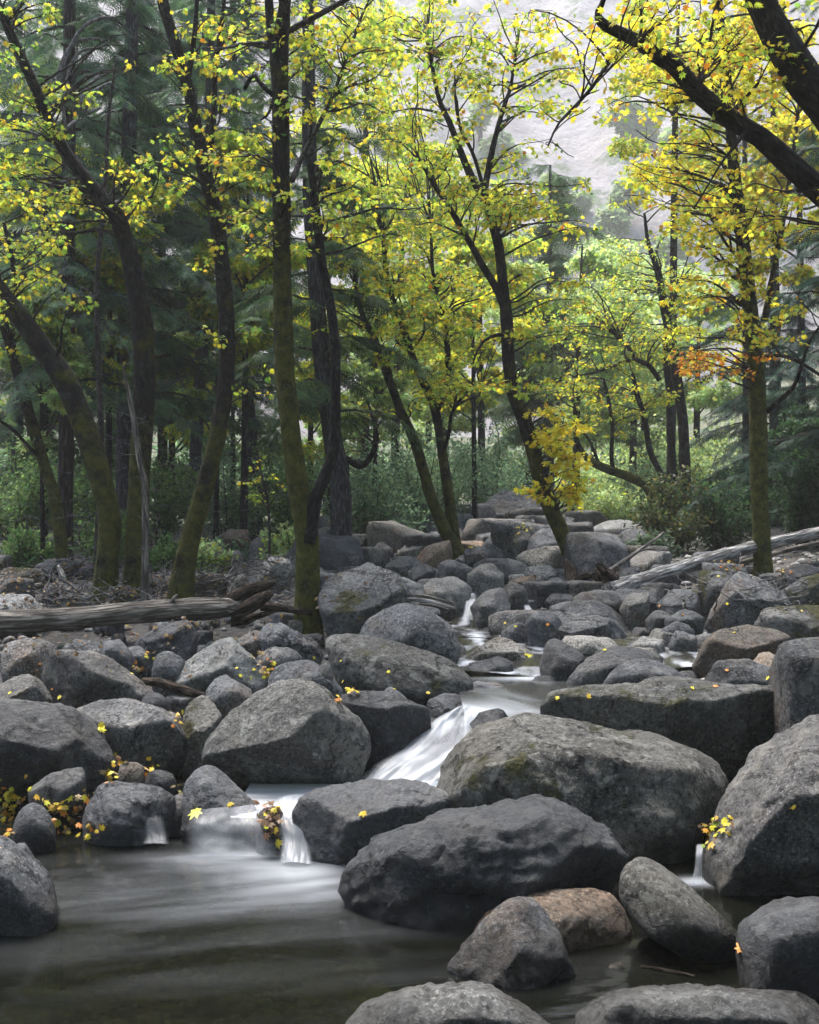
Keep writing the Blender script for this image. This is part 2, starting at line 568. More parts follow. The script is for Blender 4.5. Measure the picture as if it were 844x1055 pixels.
def rock(zone, d, mat, label, outline, ridge=None, thick=1., group=None, name='boulder', rough=1., sharp=90, lean=1., reach=True):
    O = np.array([spot(zone, *p) for p in outline])
    w, h = np.ptp(O[:, 0]), np.ptp(O[:, 1])
    T = thick * .42 * math.sqrt(w * h) * d / F
    t = (O[:, 1].max() - O[:, 1]) / max(h, 1e-6)          # 0 at the foot, 1 at the top
    c2 = O.mean(0)
    seed = len(ROCKS) * 7 + 3
    rr = np.random.default_rng(seed)
    own = next((v for k, v in FACES.items() if label.startswith(k)), None)
    if own or (ridge is None and sharp >= 22):
        # an angular block: its outline seen end on, cut by a few broad broken faces
        W3 = np.array([at(px, py, d) for px, py in c2 + (O - c2) * (1 - .45 * T / d)])
        gz = float(_gz(W3[:, 0].mean(), d)) - .06
        zc, h3 = .5 * (W3[:, 2].min() + W3[:, 2].max()), np.ptp(W3[:, 2])
        TB = max(T * 1.1, .8 * h3)
        if W3[:, 2].min() > gz and d < 20:
            k = W3[:, 0].argsort()
            W3 = np.vstack([W3, [W3[:, 0].mean() - .3 * w * d / F, d, gz], [W3[:, 0].mean() + .3 * w * d / F, d, gz]])
        lo3, hi3 = W3.min(0), W3.max(0)
        c = .5 * (lo3 + hi3)
        wm, hm = hi3[0] - lo3[0], hi3[2] - lo3[2]
        N2, H2 = hull_planes(np.vstack([W3 - c + [0, .5, 0], W3 - c - [0, .5, 0]]))
        k = np.abs(N2[:, 1]) < .5
        N2, H2 = N2[k], H2[k]
        tilt = np.stack([0 * H2, rr.uniform(-.30, -.06, len(H2)), 0 * H2], 1)
        Nn = np.concatenate([unit3(N2 + tilt), unit3(N2 - tilt * 1.5)])
        Hn = np.concatenate([H2, H2 * 1.01])
        r = np.array([rr.uniform(-.2, .2) * wm, -T * rr.uniform(.75, 1.), zc - c[2] + rr.uniform(-.02, .22) * h3])
        top = unit3(np.array([rr.uniform(-.4, .4), -rr.uniform(.35, .62), rr.uniform(.75, .95)]))
        fro = unit3(np.array([rr.uniform(-.35, .35), -1., rr.uniform(-.4, .12)]))
        lef = unit3(np.array([-rr.uniform(.6, 1.), -rr.uniform(.5, .9), rr.uniform(-.1, .5)]))
        rig = unit3(np.array([rr.uniform(.6, 1.), -rr.uniform(.5, .9), rr.uniform(-.1, .5)]))
        cut = unit3(np.array([rr.uniform(-.7, .7), -.7, rr.uniform(.2, .8)]))
        F3 = np.array([top, fro, lef, rig, cut])
        Q3 = np.array([r, r, r * [0, .85, .6] + [-.3 * wm, 0, 0], r * [0, .85, .6] + [.3 * wm, 0, 0], r * [1, .97, 1.]])
        if own:
            F3 = unit3(np.array(own[1]))
            k = at(own[0][0], own[0][1], d - T * own[0][2]) - c
            Q3 = np.repeat(k[None], len(F3), 0)
        HF = np.maximum((F3 * Q3).sum(1), .12 * min(wm, hm))
        B3 = unit3(np.array([[rr.uniform(-.4, .4), 1., rr.uniform(0, .5)], [-.6, .8, .3], [.6, .8, .3]]))
        HB = np.full(3, TB)
        N = np.vstack([Nn, F3, B3])
        H = np.concatenate([Hn, HF, HB])
        for k in range(3):
            n = unit3(rr.normal(size=3) + np.array([0, -.8, 0]))
            n[1] = -abs(n[1])
            sup = min(((W3 - c) @ n).max() + T * .6 * abs(n[1]), 9)
            N = np.vstack([N, n])
            H = np.append(H, sup * rr.uniform(.8, .95))
        P = np.vstack([W3 + [0, T, 0], W3 - [0, T, 0]])
    else:
        pts = [at(px, py, d + T * (tt - .45) * 1.25 * lean) for (px, py), tt in zip(O, t)]
        if ridge is None:
            for k in range(4):                                 # a few blunt corners towards the viewer: broad broken faces
                an = .6 + k * 1.571 + rr.uniform(-.5, .5)
                f = rr.uniform(.25, .6)
                qx, qy = c2[0] + .5 * w * f * math.cos(an), c2[1] + .5 * h * (f * math.sin(an) + .1)
                tt = (O[:, 1].max() - qy) / h
                pts.append(at(qx, qy, d - T * rr.uniform(.45, .9) + T * .7 * (tt - .45)))
        else:
            for q in ridge:
                qx, qy = spot(zone, q[0], q[1])
                pts.append(at(qx, qy, d - T * q[2]))
        for (px, py), tt in zip(O, t):                         # the unseen back
            qx, qy = c2 + (np.array([px, py]) - c2) * .72
            pts.append(at(qx, qy + .08 * h, d + T * (1.0 + .3 * tt)))
        # the part that sits in the ground
        bx, by = c2[0], O[:, 1].max() + .12 * h
        pts.append(at(bx, by, d))
        gx0 = (bx - CX) / F * d
        gz = float(_gz(gx0, d)) - .06
        if not reach: pts.pop()
        elif d < 20 and pts[-1][2] > gz:                         # reach down to the ground
            for s_ in (-.3, .3):
                pts.append(np.array([gx0 + s_ * w * d / F, d + .1 * T, gz]))
        P = np.array(pts)
        c = .5 * (P.min(0) + P.max(0))
        c = .5 * c + .5 * P.mean(0)
        N, H = hull_planes(P - c)
        # a few chipped corners
        for k in range(int(26 * min(1.3, rough) * (0 if sharp < 18 else 1)) + 3):
            n = rr.normal(size=3)
            n /= np.linalg.norm(n)
            s = ((P - c) @ n).max()
            N = np.vstack([N, n])
            H = np.append(H, s * rr.uniform(.80, .95) if abs(n[1]) > .62 else s * rr.uniform(.975, 1.))
    big = max(w, h)
    sub = 6 if big > 150 else 5 if big > 55 else 4 if big > 22 else 3
    X, Pq = rock_body(N, H * 1.03, sub, seed, rough, sharp)
    o = rock_object(name, X, Pq, c, mat)
    tag(o, label, 'boulder' if name == 'boulder' else 'rock', group)
    ROCKS.append((c, np.ptp(P, axis=0) / 2))
    return o


def rock_object(name, X, Pq, c, mat):
    me = bpy.data.meshes.new(name)
    fill_mesh(me, X, [Pq])
    me.materials.append(ROCKM[mat])
    o = bpy.data.objects.new(name, me)
    COL.objects.link(o)
    o.location = c
    return o


# the pool's edge and the front of the picture
rock('P', 5.15, 'lichen', 'huge rounded boulder with brown lichen crust right of the main waterfall',
     [(446, 836), (456, 805), (472, 775), (500, 748), (545, 738), (600, 745), (655, 758), (700, 768), (735, 785), (748, 808), (742, 845), (722, 882), (690, 905), (600, 910), (500, 880)],
     [(500, 790, .55), (590, 785, .75), (690, 800, .65), (720, 840, .5), (660, 880, .75), (560, 850, .8), (470, 830, .3)], rough=.9)
rock('P', 4.35, 'dark', 'broad dark boulder lying in front of the huge rounded boulder, at the pool edge',
     [(348, 908), (362, 888), (385, 863), (430, 852), (472, 848), (500, 838), (548, 821), (572, 826), (596, 848), (628, 862), (643, 882), (638, 900), (600, 918), (545, 934), (500, 942), (440, 948), (400, 936), (355, 918)],
     [(420, 880, .6), (500, 862, .55), (560, 848, .3), (610, 880, .5), (470, 925, .9), (560, 915, .85), (390, 915, .7)], rough=1.3)
rock('P', 4.98, 'wet', 'wet flat topped dark boulder just below the main waterfall',
     [(307, 848), (313, 825), (340, 815), (400, 813), (452, 811), (462, 835), (420, 880), (375, 892), (330, 890), (312, 870)],
     [(335, 838, .6), (400, 835, .4), (350, 875, .9), (440, 850, .5)], rough=1.2)
rock('P', 4.02, 'tan', 'smooth tan orange boulder between the tilted boulder and the pointed grey rock',
     [(484, 958), (498, 937), (540, 919), (592, 912), (632, 917), (648, 938), (657, 962), (655, 985), (600, 998), (540, 990), (495, 978)], rough=.6, sharp=20)
rock('P', 3.72, 'grey', 'pointed grey rock standing in the pool left of the tan boulder',
     [(458, 993), (490, 975), (508, 945), (517, 930), (530, 922), (548, 930), (562, 955), (580, 975), (595, 1006), (580, 1018), (490, 1018)],
     [(520, 955, .5), (535, 945, .4), (500, 985, .6), (560, 990, .7), (530, 1005, .9)], rough=1.2)
rock('P', 3.86, 'lichen', 'long tilted oval boulder leaning down towards the small orange leaf',
     [(634, 905), (637, 888), (648, 881), (668, 881), (695, 900), (720, 924), (750, 950), (768, 966), (767, 990), (745, 998), (700, 985), (660, 957), (638, 928)], rough=.7, sharp=20, reach=False)
rock('P', 3.6, 'dark', 'angular dark boulder cut off by the right edge, beside the orange leaf',
     [(765, 978), (774, 959), (800, 948), (844, 940), (905, 938), (915, 1015), (844, 1040), (795, 1030), (770, 1010)],
     [(790, 968, .6), (844, 962, .6), (800, 1010, .8), (860, 1010, .9)], rough=1.2)
rock('P', 4.62, 'grey', 'large grey boulder rising at the right edge above the dark side pool',
     [(727, 898), (738, 872), (765, 830), (788, 790), (800, 768), (844, 747), (905, 738), (965, 800), (955, 930), (844, 935), (760, 930), (732, 918)],
     [(770, 850, .5), (800, 790, .15), (850, 775, .25), (800, 850, .75), (790, 910, .8), (870, 900, .9), (750, 895, .6)])
rock('P', 3.3, 'pale', 'pale speckled rock at the bottom middle, just breaking the pool surface',
     [(355, 1058), (380, 1034), (410, 1024), (470, 1015), (502, 1015), (535, 1034), (572, 1062), (590, 1110), (350, 1110)],
     [(420, 1034, .3), (500, 1028, .3), (470, 1050, .6), (540, 1056, .6), (400, 1060, .6)], rough=1.)
rock('P', 3.3, 'pale', 'low pale slab at the bottom right corner',
     [(596, 1048), (612, 1030), (642, 1020), (690, 1026), (740, 1021), (800, 1023), (838, 1034), (862, 1060), (862, 1110), (600, 1110)],
     [(640, 1032, .3), (700, 1036, .3), (780, 1032, .3), (650, 1056, .6), (730, 1052, .6), (810, 1054, .6)], rough=1.1)
rock('F', 3.78, 'brown', 'small reddish brown stone half under water by a floating stick',
     [(178, 615), (195, 588), (215, 582), (250, 587), (300, 602), (350, 620), (330, 655), (190, 655)], name='stone', rough=.8)
rock('D', 4.12, 'grey', 'large grey boulder cut off by the left edge, standing in the pool',
     [(-110, 300), (-40, 255), (0, 262), (40, 298), (70, 335), (100, 372), (130, 412), (150, 442), (156, 482), (120, 515), (0, 530), (-100, 520)],
     [(20, 320, .4), (70, 390, .6), (110, 460, .7), (-20, 480, .9), (-60, 350, .5)])
rock('D', 4.95, 'wet', 'little dark stone touching the water behind the left edge boulder',
     [(8, 262), (30, 252), (90, 254), (106, 275), (98, 300), (50, 312), (15, 300)], name='stone')
rock('D', 5.08, 'grey', 'round egg shaped grey rock beside the pile of yellow leaves',
     [(28, 205), (35, 165), (52, 135), (90, 112), (130, 128), (163, 175), (173, 225), (160, 258), (80, 265), (35, 245)], rough=.4, sharp=10)
rock('D', 5.22, 'wet', 'glossy black rounded boulder at the back edge of the pool',
     [(233, 200), (248, 135), (280, 76), (330, 64), (420, 74), (500, 100), (515, 130), (450, 165), (425, 215), (380, 258), (310, 250), (245, 225)], rough=1.2, sharp=20)
rock('A', 5.42, 'dark', 'three cornered dark rock behind the egg shaped rock',
     [(88, 725), (155, 672), (222, 655), (242, 680), (243, 765), (200, 790), (110, 780)])
rock('A', 5.42, 'brown', 'fist sized brown cobble by the leaves behind the glossy black boulder',
     [(340, 672), (345, 635), (395, 625), (421, 640), (417, 682), (380, 698), (350, 692)], name='stone', rough=.6, sharp=16)
rock('A', 5.5, 'dark', 'low dark stone right of the brown cobble',
     [(413, 692), (440, 655), (490, 660), (522, 702), (510, 722), (440, 720)], name='stone')
rock('A', 5.25, 'dark', 'flat topped rock with water pouring over its front into the pool',
     [(528, 800), (535, 720), (545, 688), (580, 650), (620, 645), (650, 668), (660, 704), (720, 738), (745, 775), (745, 850), (640, 880), (540, 870)],
     [(600, 700, .1), (570, 790, .5), (640, 790, .6), (700, 790, .5), (550, 850, .7), (700, 850, .7)])
rock('D', 5.3, 'wet', 'small round black stone wedged beside the flat rock of the left waterfall',
     [(475, 175), (480, 140), (492, 115), (530, 95), (546, 130), (544, 195), (500, 205)], name='stone', rough=.5, sharp=16)
rock('A', 5.95, 'dark', 'broad dark boulder at the left edge above the three cornered rock',
     [(-90, 700), (-95, 500), (0, 470), (70, 468), (150, 475), (240, 510), (282, 560), (322, 652), (305, 705), (240, 740), (80, 760)],
     [(20, 540, .5), (150, 540, .5), (240, 600, .55), (20, 640, .8), (180, 650, .75), (-60, 640, .8), (280, 680, .5)])
rock('A', 6.25, 'grey', 'squat grey boulder with one yellow leaf on its sloping top',
     [(212, 495), (270, 465), (360, 460), (440, 480), (510, 522), (532, 592), (520, 640), (400, 665), (320, 645), (245, 550)],
     [(300, 540, .4), (400, 520, .35), (480, 570, .5), (340, 610, .75), (470, 620, .7)])
rock('P', 5.8, 'lichen', 'massive slanted boulder with an overhang left of the main waterfall',
     [(208, 785), (216, 762), (235, 738), (263, 716), (290, 703), (325, 707), (342, 722), (378, 756), (383, 772), (365, 795), (300, 815), (255, 820), (212, 800)],
     [(300, 760, .75), (335, 735, .5), (262, 765, .75), (222, 782, .6), (345, 775, .6), (250, 795, .55), (318, 716, .0)], rough=.8, sharp=30)
rock('B', 6.05, 'dark', 'dark wedge shaped rock touching the left side of the main waterfall',
     [(232, 452), (295, 438), (360, 440), (430, 478), (478, 488), (487, 535), (468, 585), (405, 615), (330, 605), (305, 560)],
     [(300, 480, .4), (380, 500, .5), (460, 520, .5), (420, 580, .8), (350, 580, .8)])
rock('B', 7.3, 'lichen', 'long smooth slanting boulder with a pale lichen patch, behind the massive slanted one',
     [(168, 268), (200, 256), (280, 257), (380, 284), (480, 312), (560, 340), (632, 402), (605, 445), (540, 470), (480, 495), (430, 478), (330, 460), (240, 440), (192, 355)],
     [(240, 320, .5), (380, 340, .5), (500, 370, .5), (580, 410, .4), (300, 420, .8), (470, 450, .9)], rough=.7, sharp=16)
rock('B', 8.3, 'grey', 'rounded grey boulder above the long smooth slanting one',
     [(268, 265), (318, 200), (380, 169), (440, 174), (500, 198), (560, 248), (582, 300), (572, 345), (520, 350), (420, 320), (330, 300)], rough=.8, sharp=20)
rock('B', 9.2, 'moss', 'tall blocky boulder right of the forked mossy tree',
     [(163, 105), (238, 62), (310, 38), (392, 90), (427, 152), (405, 185), (330, 240), (265, 272), (205, 262), (172, 175)],
     [(220, 120, .4), (320, 90, .2), (390, 140, .35), (330, 190, .6), (230, 220, .65)], rough=1.1)
rock('B', 5.85, 'brown', 'mossy brown stone in the hollow under the massive slanted boulder',
     [(118, 670), (160, 645), (205, 638), (282, 650), (275, 720), (200, 740), (130, 735)], name='stone')
rock('B', 6.95, 'wet', 'wet dark rock at the lip of the main waterfall',
     [(478, 455), (520, 442), (560, 440), (640, 450), (645, 490), (590, 510), (490, 500)])
rock('B', 7.4, 'grey', 'low layered rock behind the lip of the main waterfall',
     [(578, 432), (622, 404), (690, 410), (722, 450), (765, 462), (740, 485), (650, 480), (590, 455)])
rock('B', 6.08, 'dark', 'dark pointed stone splitting the water at the right side of the main waterfall',
     [(596, 545), (632, 496), (696, 484), (716, 510), (690, 570), (640, 600), (606, 585)], name='stone')
rock('B', 8.0, 'dark', 'dark slab beside the upper pool, left of the small cascade',
     [(598, 352), (680, 334), (725, 350), (728, 392), (692, 415), (620, 390)])
rock('B', 7.6, 'wet', 'low wet rock lying in the upper pool below the small cascade',
     [(765, 415), (798, 388), (850, 388), (860, 425), (820, 440), (770, 438)])
rock('B', 9.0, 'dark', 'round dark rock right of the bend in the stream',
     [(768, 235), (788, 202), (844, 198), (872, 240), (850, 268), (800, 272)])
rock('B', 9.2, 'grey', 'low grey rock beside the round dark one at the stream bend',
     [(692, 252), (740, 231), (792, 250), (802, 272), (740, 288), (700, 276)])
rock('B', 8.5, 'pale', 'flat pale slab the stream washes over above the upper pool',
     [(585, 335), (640, 288), (700, 273), (762, 310), (805, 332), (740, 360), (650, 362)], lean=1.6)
rock('B', 10.6, 'pale', 'layered pale rock left of the small far waterfall',
     [(448, 142), (500, 100), (560, 94), (602, 130), (582, 168), (570, 205), (520, 192)], rough=1.3)
rock('B', 10.1, 'wet', 'black split rock right of the small far waterfall',
     [(608, 185), (648, 140), (702, 124), (722, 160), (702, 222), (650, 245), (618, 222)], rough=1.3)
rock('B', 10.4, 'grey', 'upright grey rock right of the black split rock',
     [(698, 152), (720, 114), (762, 130), (774, 192), (740, 215), (705, 205)])
rock('B', 11.6, 'pale', 'bright white veined rock in the middle of the creek bed',
     [(598, 92), (640, 64), (682, 64), (702, 105), (682, 138), (618, 136)], rough=1.3)
rock('B', 13.2, 'tan', 'orange tan boulder at the foot of the twin stemmed maple',
     [(436, 55), (480, 8), (542, -8), (550, 30), (505, 65), (450, 72)])
rock('B', 12.1, 'dark', 'dark square rock just below the twin stemmed maple',
     [(508, 65), (540, 50), (580, 50), (616, 70), (602, 100), (530, 105)])
rock('B', 12.2, 'grey', 'grey rock left of the dark square rock in the creek bed',
     [(428, 72), (470, 60), (512, 80), (512, 115), (458, 125)])
rock('B', 12.8, 'grey', 'grey rock below the tan boulder, behind the tall blocky boulder',
     [(358, 62), (400, 33), (437, 70), (422, 100), (378, 95)])
rock('M', 16., 'pale', 'pale peaked rock on the left shore of the far creek bed',
     [(393, 635), (420, 573), (462, 570), (492, 602), (455, 635)])
rock('M', 16.5, 'grey', 'grey peaked rock under the green willows on the left shore',
     [(313, 615), (342, 584), (382, 610), (365, 650), (330, 645)])
rock('M', 17.5, 'grey', 'grey rock just left of the twin stemmed maple at the willow edge',
     [(468, 582), (490, 554), (515, 560), (522, 588), (495, 608)])
rock('M', 24., 'grey', 'tallest fractured boulder at the far end of the creek, below the willows',
     [(610, 570), (635, 500), (665, 455), (702, 428), (760, 448), (805, 480), (800, 545), (760, 585), (660, 590)], rough=1.3)
rock('M', 15., 'grey', 'rounded grey rock in the far creek bed, left of the mossy dark one',
     [(638, 602), (668, 564), (722, 564), (740, 600), (702, 640), (650, 632)])
rock('M', 14.8, 'moss', 'dark mossy rock topped with yellow leaves in the far creek bed',
     [(722, 592), (735, 555), (775, 550), (785, 610), (745, 640)])
rock('M', 14.6, 'grey', 'wide grey boulder left of the leaning yellow maple',
     [(765, 650), (778, 580), (820, 538), (872, 550), (905, 605), (890, 665), (820, 680)])
rock('M', 13., 'dark', 'dark blue grey rock in the middle of the far creek bed',
     [(676, 665), (722, 633), (775, 655), (768, 698), (705, 705)])
rock('M', 12.2, 'tan', 'brownish slab in the middle of the far creek bed',
     [(715, 702), (790, 678), (850, 682), (850, 715), (760, 738)])
rock('M', 13.5, 'grey', 'grey stone between the twin maple and the rounded rock',
     [(585, 610), (615, 590), (650, 605), (655, 650), (600, 655)], name='stone')
# right bank
rock('C', 9.0, 'grey', 'broad flat grey boulder below the root wad',
     [(-2, 355), (28, 316), (90, 299), (170, 310), (230, 340), (252, 372), (230, 402), (150, 392), (60, 395), (8, 375)],
     [(60, 345, .3), (150, 340, .2), (210, 375, .4), (60, 380, .6), (140, 380, .6)])
rock('C', 9.8, 'grey', 'flat grey slab tucked behind the broad flat boulder near the root wad',
     [(78, 292), (130, 280), (205, 280), (290, 330), (352, 362), (342, 395), (260, 395), (150, 340)])
rock('C', 7.75, 'dark', 'upright dark brown stone at the right side of the upper pool',
     [(38, 470), (60, 400), (90, 384), (142, 420), (163, 455), (135, 500), (100, 530), (50, 515)])
rock('C', 7.5, 'dark', 'rounded dark boulder behind the wide wall boulder, left one of two',
     [(98, 530), (150, 460), (220, 414), (290, 409), (372, 430), (404, 465), (330, 500), (250, 540), (160, 570), (108, 555)], sharp=20)
rock('C', 7.1, 'dark', 'domed dark grey boulder just behind the wide wall boulder',
     [(198, 545), (250, 465), (330, 439), (400, 458), (465, 502), (450, 545), (360, 565), (270, 570)], sharp=20)
rock('C', 6.9, 'dark', 'low dark rock between the domed boulder and the wall boulder',
     [(335, 550), (372, 500), (450, 499), (540, 530), (588, 550), (500, 580), (400, 580)])
rock('C', 7.05, 'grey', 'grey rock with a slanting top behind the right end of the wall boulder',
     [(518, 510), (560, 460), (640, 454), (702, 480), (735, 522), (700, 565), (600, 570), (530, 545)])
rock('C', 6.05, 'lichen', 'wide wall like boulder with a light top ledge behind the huge rounded one',
     [(5, 610), (55, 568), (150, 548), (270, 530), (350, 545), (430, 552), (580, 560), (680, 545), (750, 533), (772, 610), (765, 700), (690, 800), (600, 830), (400, 800), (150, 720)],
     [(120, 590, .3), (280, 570, .3), (420, 585, .4), (600, 590, .35), (730, 570, .3), (420, 640, .35), (600, 680, .3), (300, 680, .8), (700, 740, .5), (500, 790, .5)], rough=1.2)
rock('C', 5.75, 'grey', 'tall grey block at the right edge above the wall boulder',
     [(735, 445), (762, 410), (844, 398), (905, 398), (930, 650), (844, 680), (775, 695), (742, 620)],
     [(780, 450, .5), (850, 445, .4), (775, 560, .7), (790, 660, .7), (870, 640, .9)])
rock('C', 8.05, 'brown', 'brown stained angular boulder in the middle of the right bank',
     [(486, 470), (520, 400), (580, 360), (700, 349), (800, 358), (812, 402), (765, 430), (700, 450), (650, 485), (570, 480), (500, 495)],
     [(560, 410, .3), (690, 385, .2), (640, 440, .6), (540, 465, .6), (760, 405, .4)])
rock('C', 7.35, 'tan', 'small tan rock beside the tall grey block',
     [(648, 475), (690, 430), (752, 424), (745, 510), (700, 515), (665, 500)])
rock('C', 9.5, 'grey', 'large sharp edged boulder below the straight mossy tree',
     [(523, 345), (570, 270), (600, 210), (622, 188), (702, 210), (752, 250), (764, 305), (690, 335), (660, 375), (540, 378)],
     [(590, 280, .35), (640, 250, .15), (720, 275, .2), (660, 330, .6), (560, 350, .65)])
rock('C', 10.1, 'moss', 'grey block with a mossy foot under the fallen silver log',
     [(498, 310), (498, 190), (530, 184), (562, 190), (602, 230), (565, 315), (520, 335)])
rock('C', 8.9, 'moss', 'flat mossy boulder at the right edge behind the brown stained one',
     [(655, 360), (690, 305), (770, 296), (844, 298), (890, 330), (870, 395), (790, 380), (690, 375)])
rock('C', 10., 'moss', 'boulder with thick yellow moss at the right edge',
     [(738, 255), (800, 215), (844, 204), (905, 215), (910, 300), (790, 305), (755, 280)])
rock('C', 11.6, 'grey', 'grey boulder behind the yellow mossed one, right of the straight tree',
     [(738, 195), (790, 169), (844, 188), (862, 225), (780, 240), (745, 225)])
rock('C', 9.8, 'wet', 'dark wet rock beneath the fallen silver log',
     [(378, 295), (430, 244), (490, 258), (504, 300), (480, 322), (400, 322)])
rock('C', 9.9, 'pale', 'pale squarish rock right of the root wad',
     [(268, 305), (290, 259), (350, 254), (358, 292), (312, 332), (280, 325)])
rock('C', 9.4, 'dark', 'dark stone in the gap right of the flat slab',
     [(343, 338), (380, 299), (422, 310), (405, 352), (360, 360)], name='stone')
rock('C', 9.3, 'dark', 'dark flat rock beside the little stream below the log',
     [(398, 335), (460, 304), (512, 330), (482, 365), (420, 358)])
rock('C', 11.1, 'tan', 'small brown stone lodged against the root wad',
     [(168, 240), (195, 219), (226, 235), (222, 268), (188, 265)], name='stone')
rock('C', 15.6, 'grey', 'big grey boulder behind the leaning yellow maple',
     [(-5, 120), (20, 79), (62, 64), (102, 90), (135, 150), (155, 205), (90, 220), (0, 170)])
rock('C', 23., 'pale', 'bright white rounded boulder at the far right end of the creek',
     [(172, 78), (200, 56), (230, 45), (290, 43), (342, 60), (325, 95), (250, 100), (195, 95)], rough=.7, sharp=16)
rock('C', 16.2, 'dark', 'dark rock below the bright white boulder, left one of the pair',
     [(193, 150), (200, 110), (217, 88), (252, 95), (264, 145), (232, 198), (200, 188)])
rock('C', 16., 'dark', 'dark slanted rock below the bright white boulder, right one of the pair',
     [(238, 138), (280, 75), (330, 69), (355, 122), (305, 158), (255, 168)])
rock('C', 12.2, 'pale', 'pale grey rock left of the leaning yellow maple foot',
     [(-8, 190), (0, 176), (60, 178), (102, 210), (104, 258), (40, 270), (0, 260)])
rock('C', 11.3, 'dark', 'dark slanted rock in front of the leaning yellow maple foot',
     [(38, 275), (60, 218), (100, 208), (115, 255), (82, 290)])
rock('C', 8.7, 'pale', 'pale stone in the stream behind the rounded dark boulders',
     [(300, 415), (340, 378), (397, 398), (385, 432), (330, 438)], name='stone')
rock('C', 8.75, 'grey', 'flat grey stone in the stream right of the pale one',
     [(408, 392), (432, 368), (492, 385), (484, 412), (425, 412)], name='stone')
rock('C', 9.0, 'grey', 'low grey stone upstream of the flat one',
     [(378, 370), (430, 340), (482, 360), (462, 382), (395, 386)], name='stone')
rock('F', 4.92, 'grey', 'small block wedged over the thin trickle by the yellow fern leaves',
     [(563, 155), (590, 128), (632, 140), (612, 192), (580, 205)], name='stone')
rock('F', 4.97, 'pale', 'thin pale upright splinter of stone above the thin trickle',
     [(623, 148), (640, 72), (668, 100), (674, 145)], name='stone')
rock('F', 4.78, 'pale', 'little pale stone poking up behind the broad dark boulder',
     [(78, 155), (100, 143), (132, 145), (143, 180), (100, 190)], name='stone')
# left bank
rock('A', 6.7, 'moss', 'mossy topped rock at the left edge, middle of the left bank',
     [(-70, 395), (-20, 378), (60, 380), (100, 400), (145, 462), (70, 500), (-60, 510)])
rock('A', 7.4, 'grey', 'grey boulder near the left edge just in front of the fallen log',
     [(8, 292), (60, 274), (120, 284), (155, 312), (150, 390), (100, 405), (35, 390), (10, 340)])
rock('A', 6.95, 'grey', 'long wedge shaped boulder tilting right on the left bank',
     [(66, 345), (90, 325), (130, 320), (205, 328), (290, 329), (380, 390), (434, 442), (410, 475), (270, 475), (200, 445), (135, 400)],
     [(130, 365, .4), (260, 365, .35), (370, 420, .4), (280, 440, .7), (390, 460, .6), (190, 420, .6)])
rock('A', 7.7, 'grey', 'flat grey rock behind the long wedge boulder',
     [(158, 315), (200, 285), (280, 289), (332, 330), (325, 360), (180, 350)])
rock('A', 7.6, 'dark', 'dark angular rock right behind the long wedge boulder',
     [(288, 295), (330, 274), (372, 310), (393, 352), (372, 385), (318, 365)])
rock('A', 8.3, 'dark', 'steep dark boulder with a sharp corner under the end of the fallen log',
     [(392, 295), (450, 244), (532, 219), (567, 270), (560, 330), (530, 355), (440, 325)])
rock('A', 7.45, 'grey', 'rounded grey rock below the steep dark boulder',
     [(438, 368), (450, 320), (490, 304), (542, 340), (515, 395), (460, 405)], sharp=16)
rock('A', 7.8, 'dark', 'narrow dark stone between the wedge boulder and the steep dark one',
     [(362, 295), (400, 298), (427, 330), (417, 362), (378, 352)], name='stone')
rock('A', 7.45, 'pale', 'light grey pyramid shaped boulder in the middle of the left bank',
     [(506, 390), (560, 330), (620, 290), (665, 282), (722, 330), (778, 390), (740, 440), (620, 430), (540, 420)],
     [(590, 375, .3), (665, 330, .1), (730, 385, .3), (650, 410, .6), (560, 405, .6)])
rock('A', 6.75, 'grey', 'slab standing on edge in front of the light pyramid boulder',
     [(598, 435), (622, 379), (652, 384), (732, 435), (700, 480), (655, 525), (618, 480)])
rock('A', 6.35, 'moss', 'green brown mossy stone left of the massive slanted boulder',
     [(526, 530), (530, 462), (560, 440), (612, 450), (638, 512), (615, 570), (570, 650), (530, 640)])
rock('A', 6.65, 'dark', 'round dark stone by the brown rotten branch',
     [(403, 465), (420, 434), (460, 427), (487, 450), (488, 480), (450, 498)], name='stone', sharp=16, rough=.6)
rock('A', 6.55, 'pale', 'small pale stone right of the round dark one',
     [(458, 505), (480, 484), (522, 490), (530, 545), (490, 545)], name='stone')
rock('A', 8.2, 'grey', 'flat grey boulder right of the log end under the forked tree',
     [(665, 285), (720, 254), (785, 265), (850, 298), (810, 325), (740, 325)])
rock('B', 8.1, 'grey', 'slanting grey boulder at the foot of the forked mossy tree',
     [(-10, 230), (0, 222), (60, 238), (152, 290), (172, 332), (120, 345), (40, 290)])
rock('A', 7.75, 'grey', 'smooth oval rock with yellow leaves at its left foot',
     [(742, 325), (790, 295), (852, 303), (880, 330), (850, 360), (790, 372), (748, 355)], sharp=16)
rock('P', 7.05, 'grey', 'smooth grey boulder wedged above the massive slanted one',
     [(274, 697), (283, 685), (300, 680), (324, 680), (337, 691), (357, 714), (345, 728), (310, 720), (280, 712)], sharp=20)
rock('B', 7.0, 'dark', 'small dark stone squeezed beside the long smooth boulder',
     [(160, 335), (190, 344), (207, 392), (190, 412), (168, 385)], name='stone')
rock('B', 6.6, 'grey', 'small grey slab leaning on the long smooth boulder',
     [(338, 440), (366, 417), (412, 445), (435, 475), (385, 472)], name='stone')
rock('B', 6.4, 'tan', 'small tan cobble behind the dark wedge shaped rock',
     [(268, 440), (290, 414), (327, 435), (305, 455)], name='stone', sharp=16, rough=.6)
rock('L', 15.6, 'tan', 'rusty brown boulder among the trees left of the creek',
     [(603, 600), (630, 575), (662, 555), (716, 544), (722, 600), (692, 640), (620, 640)])
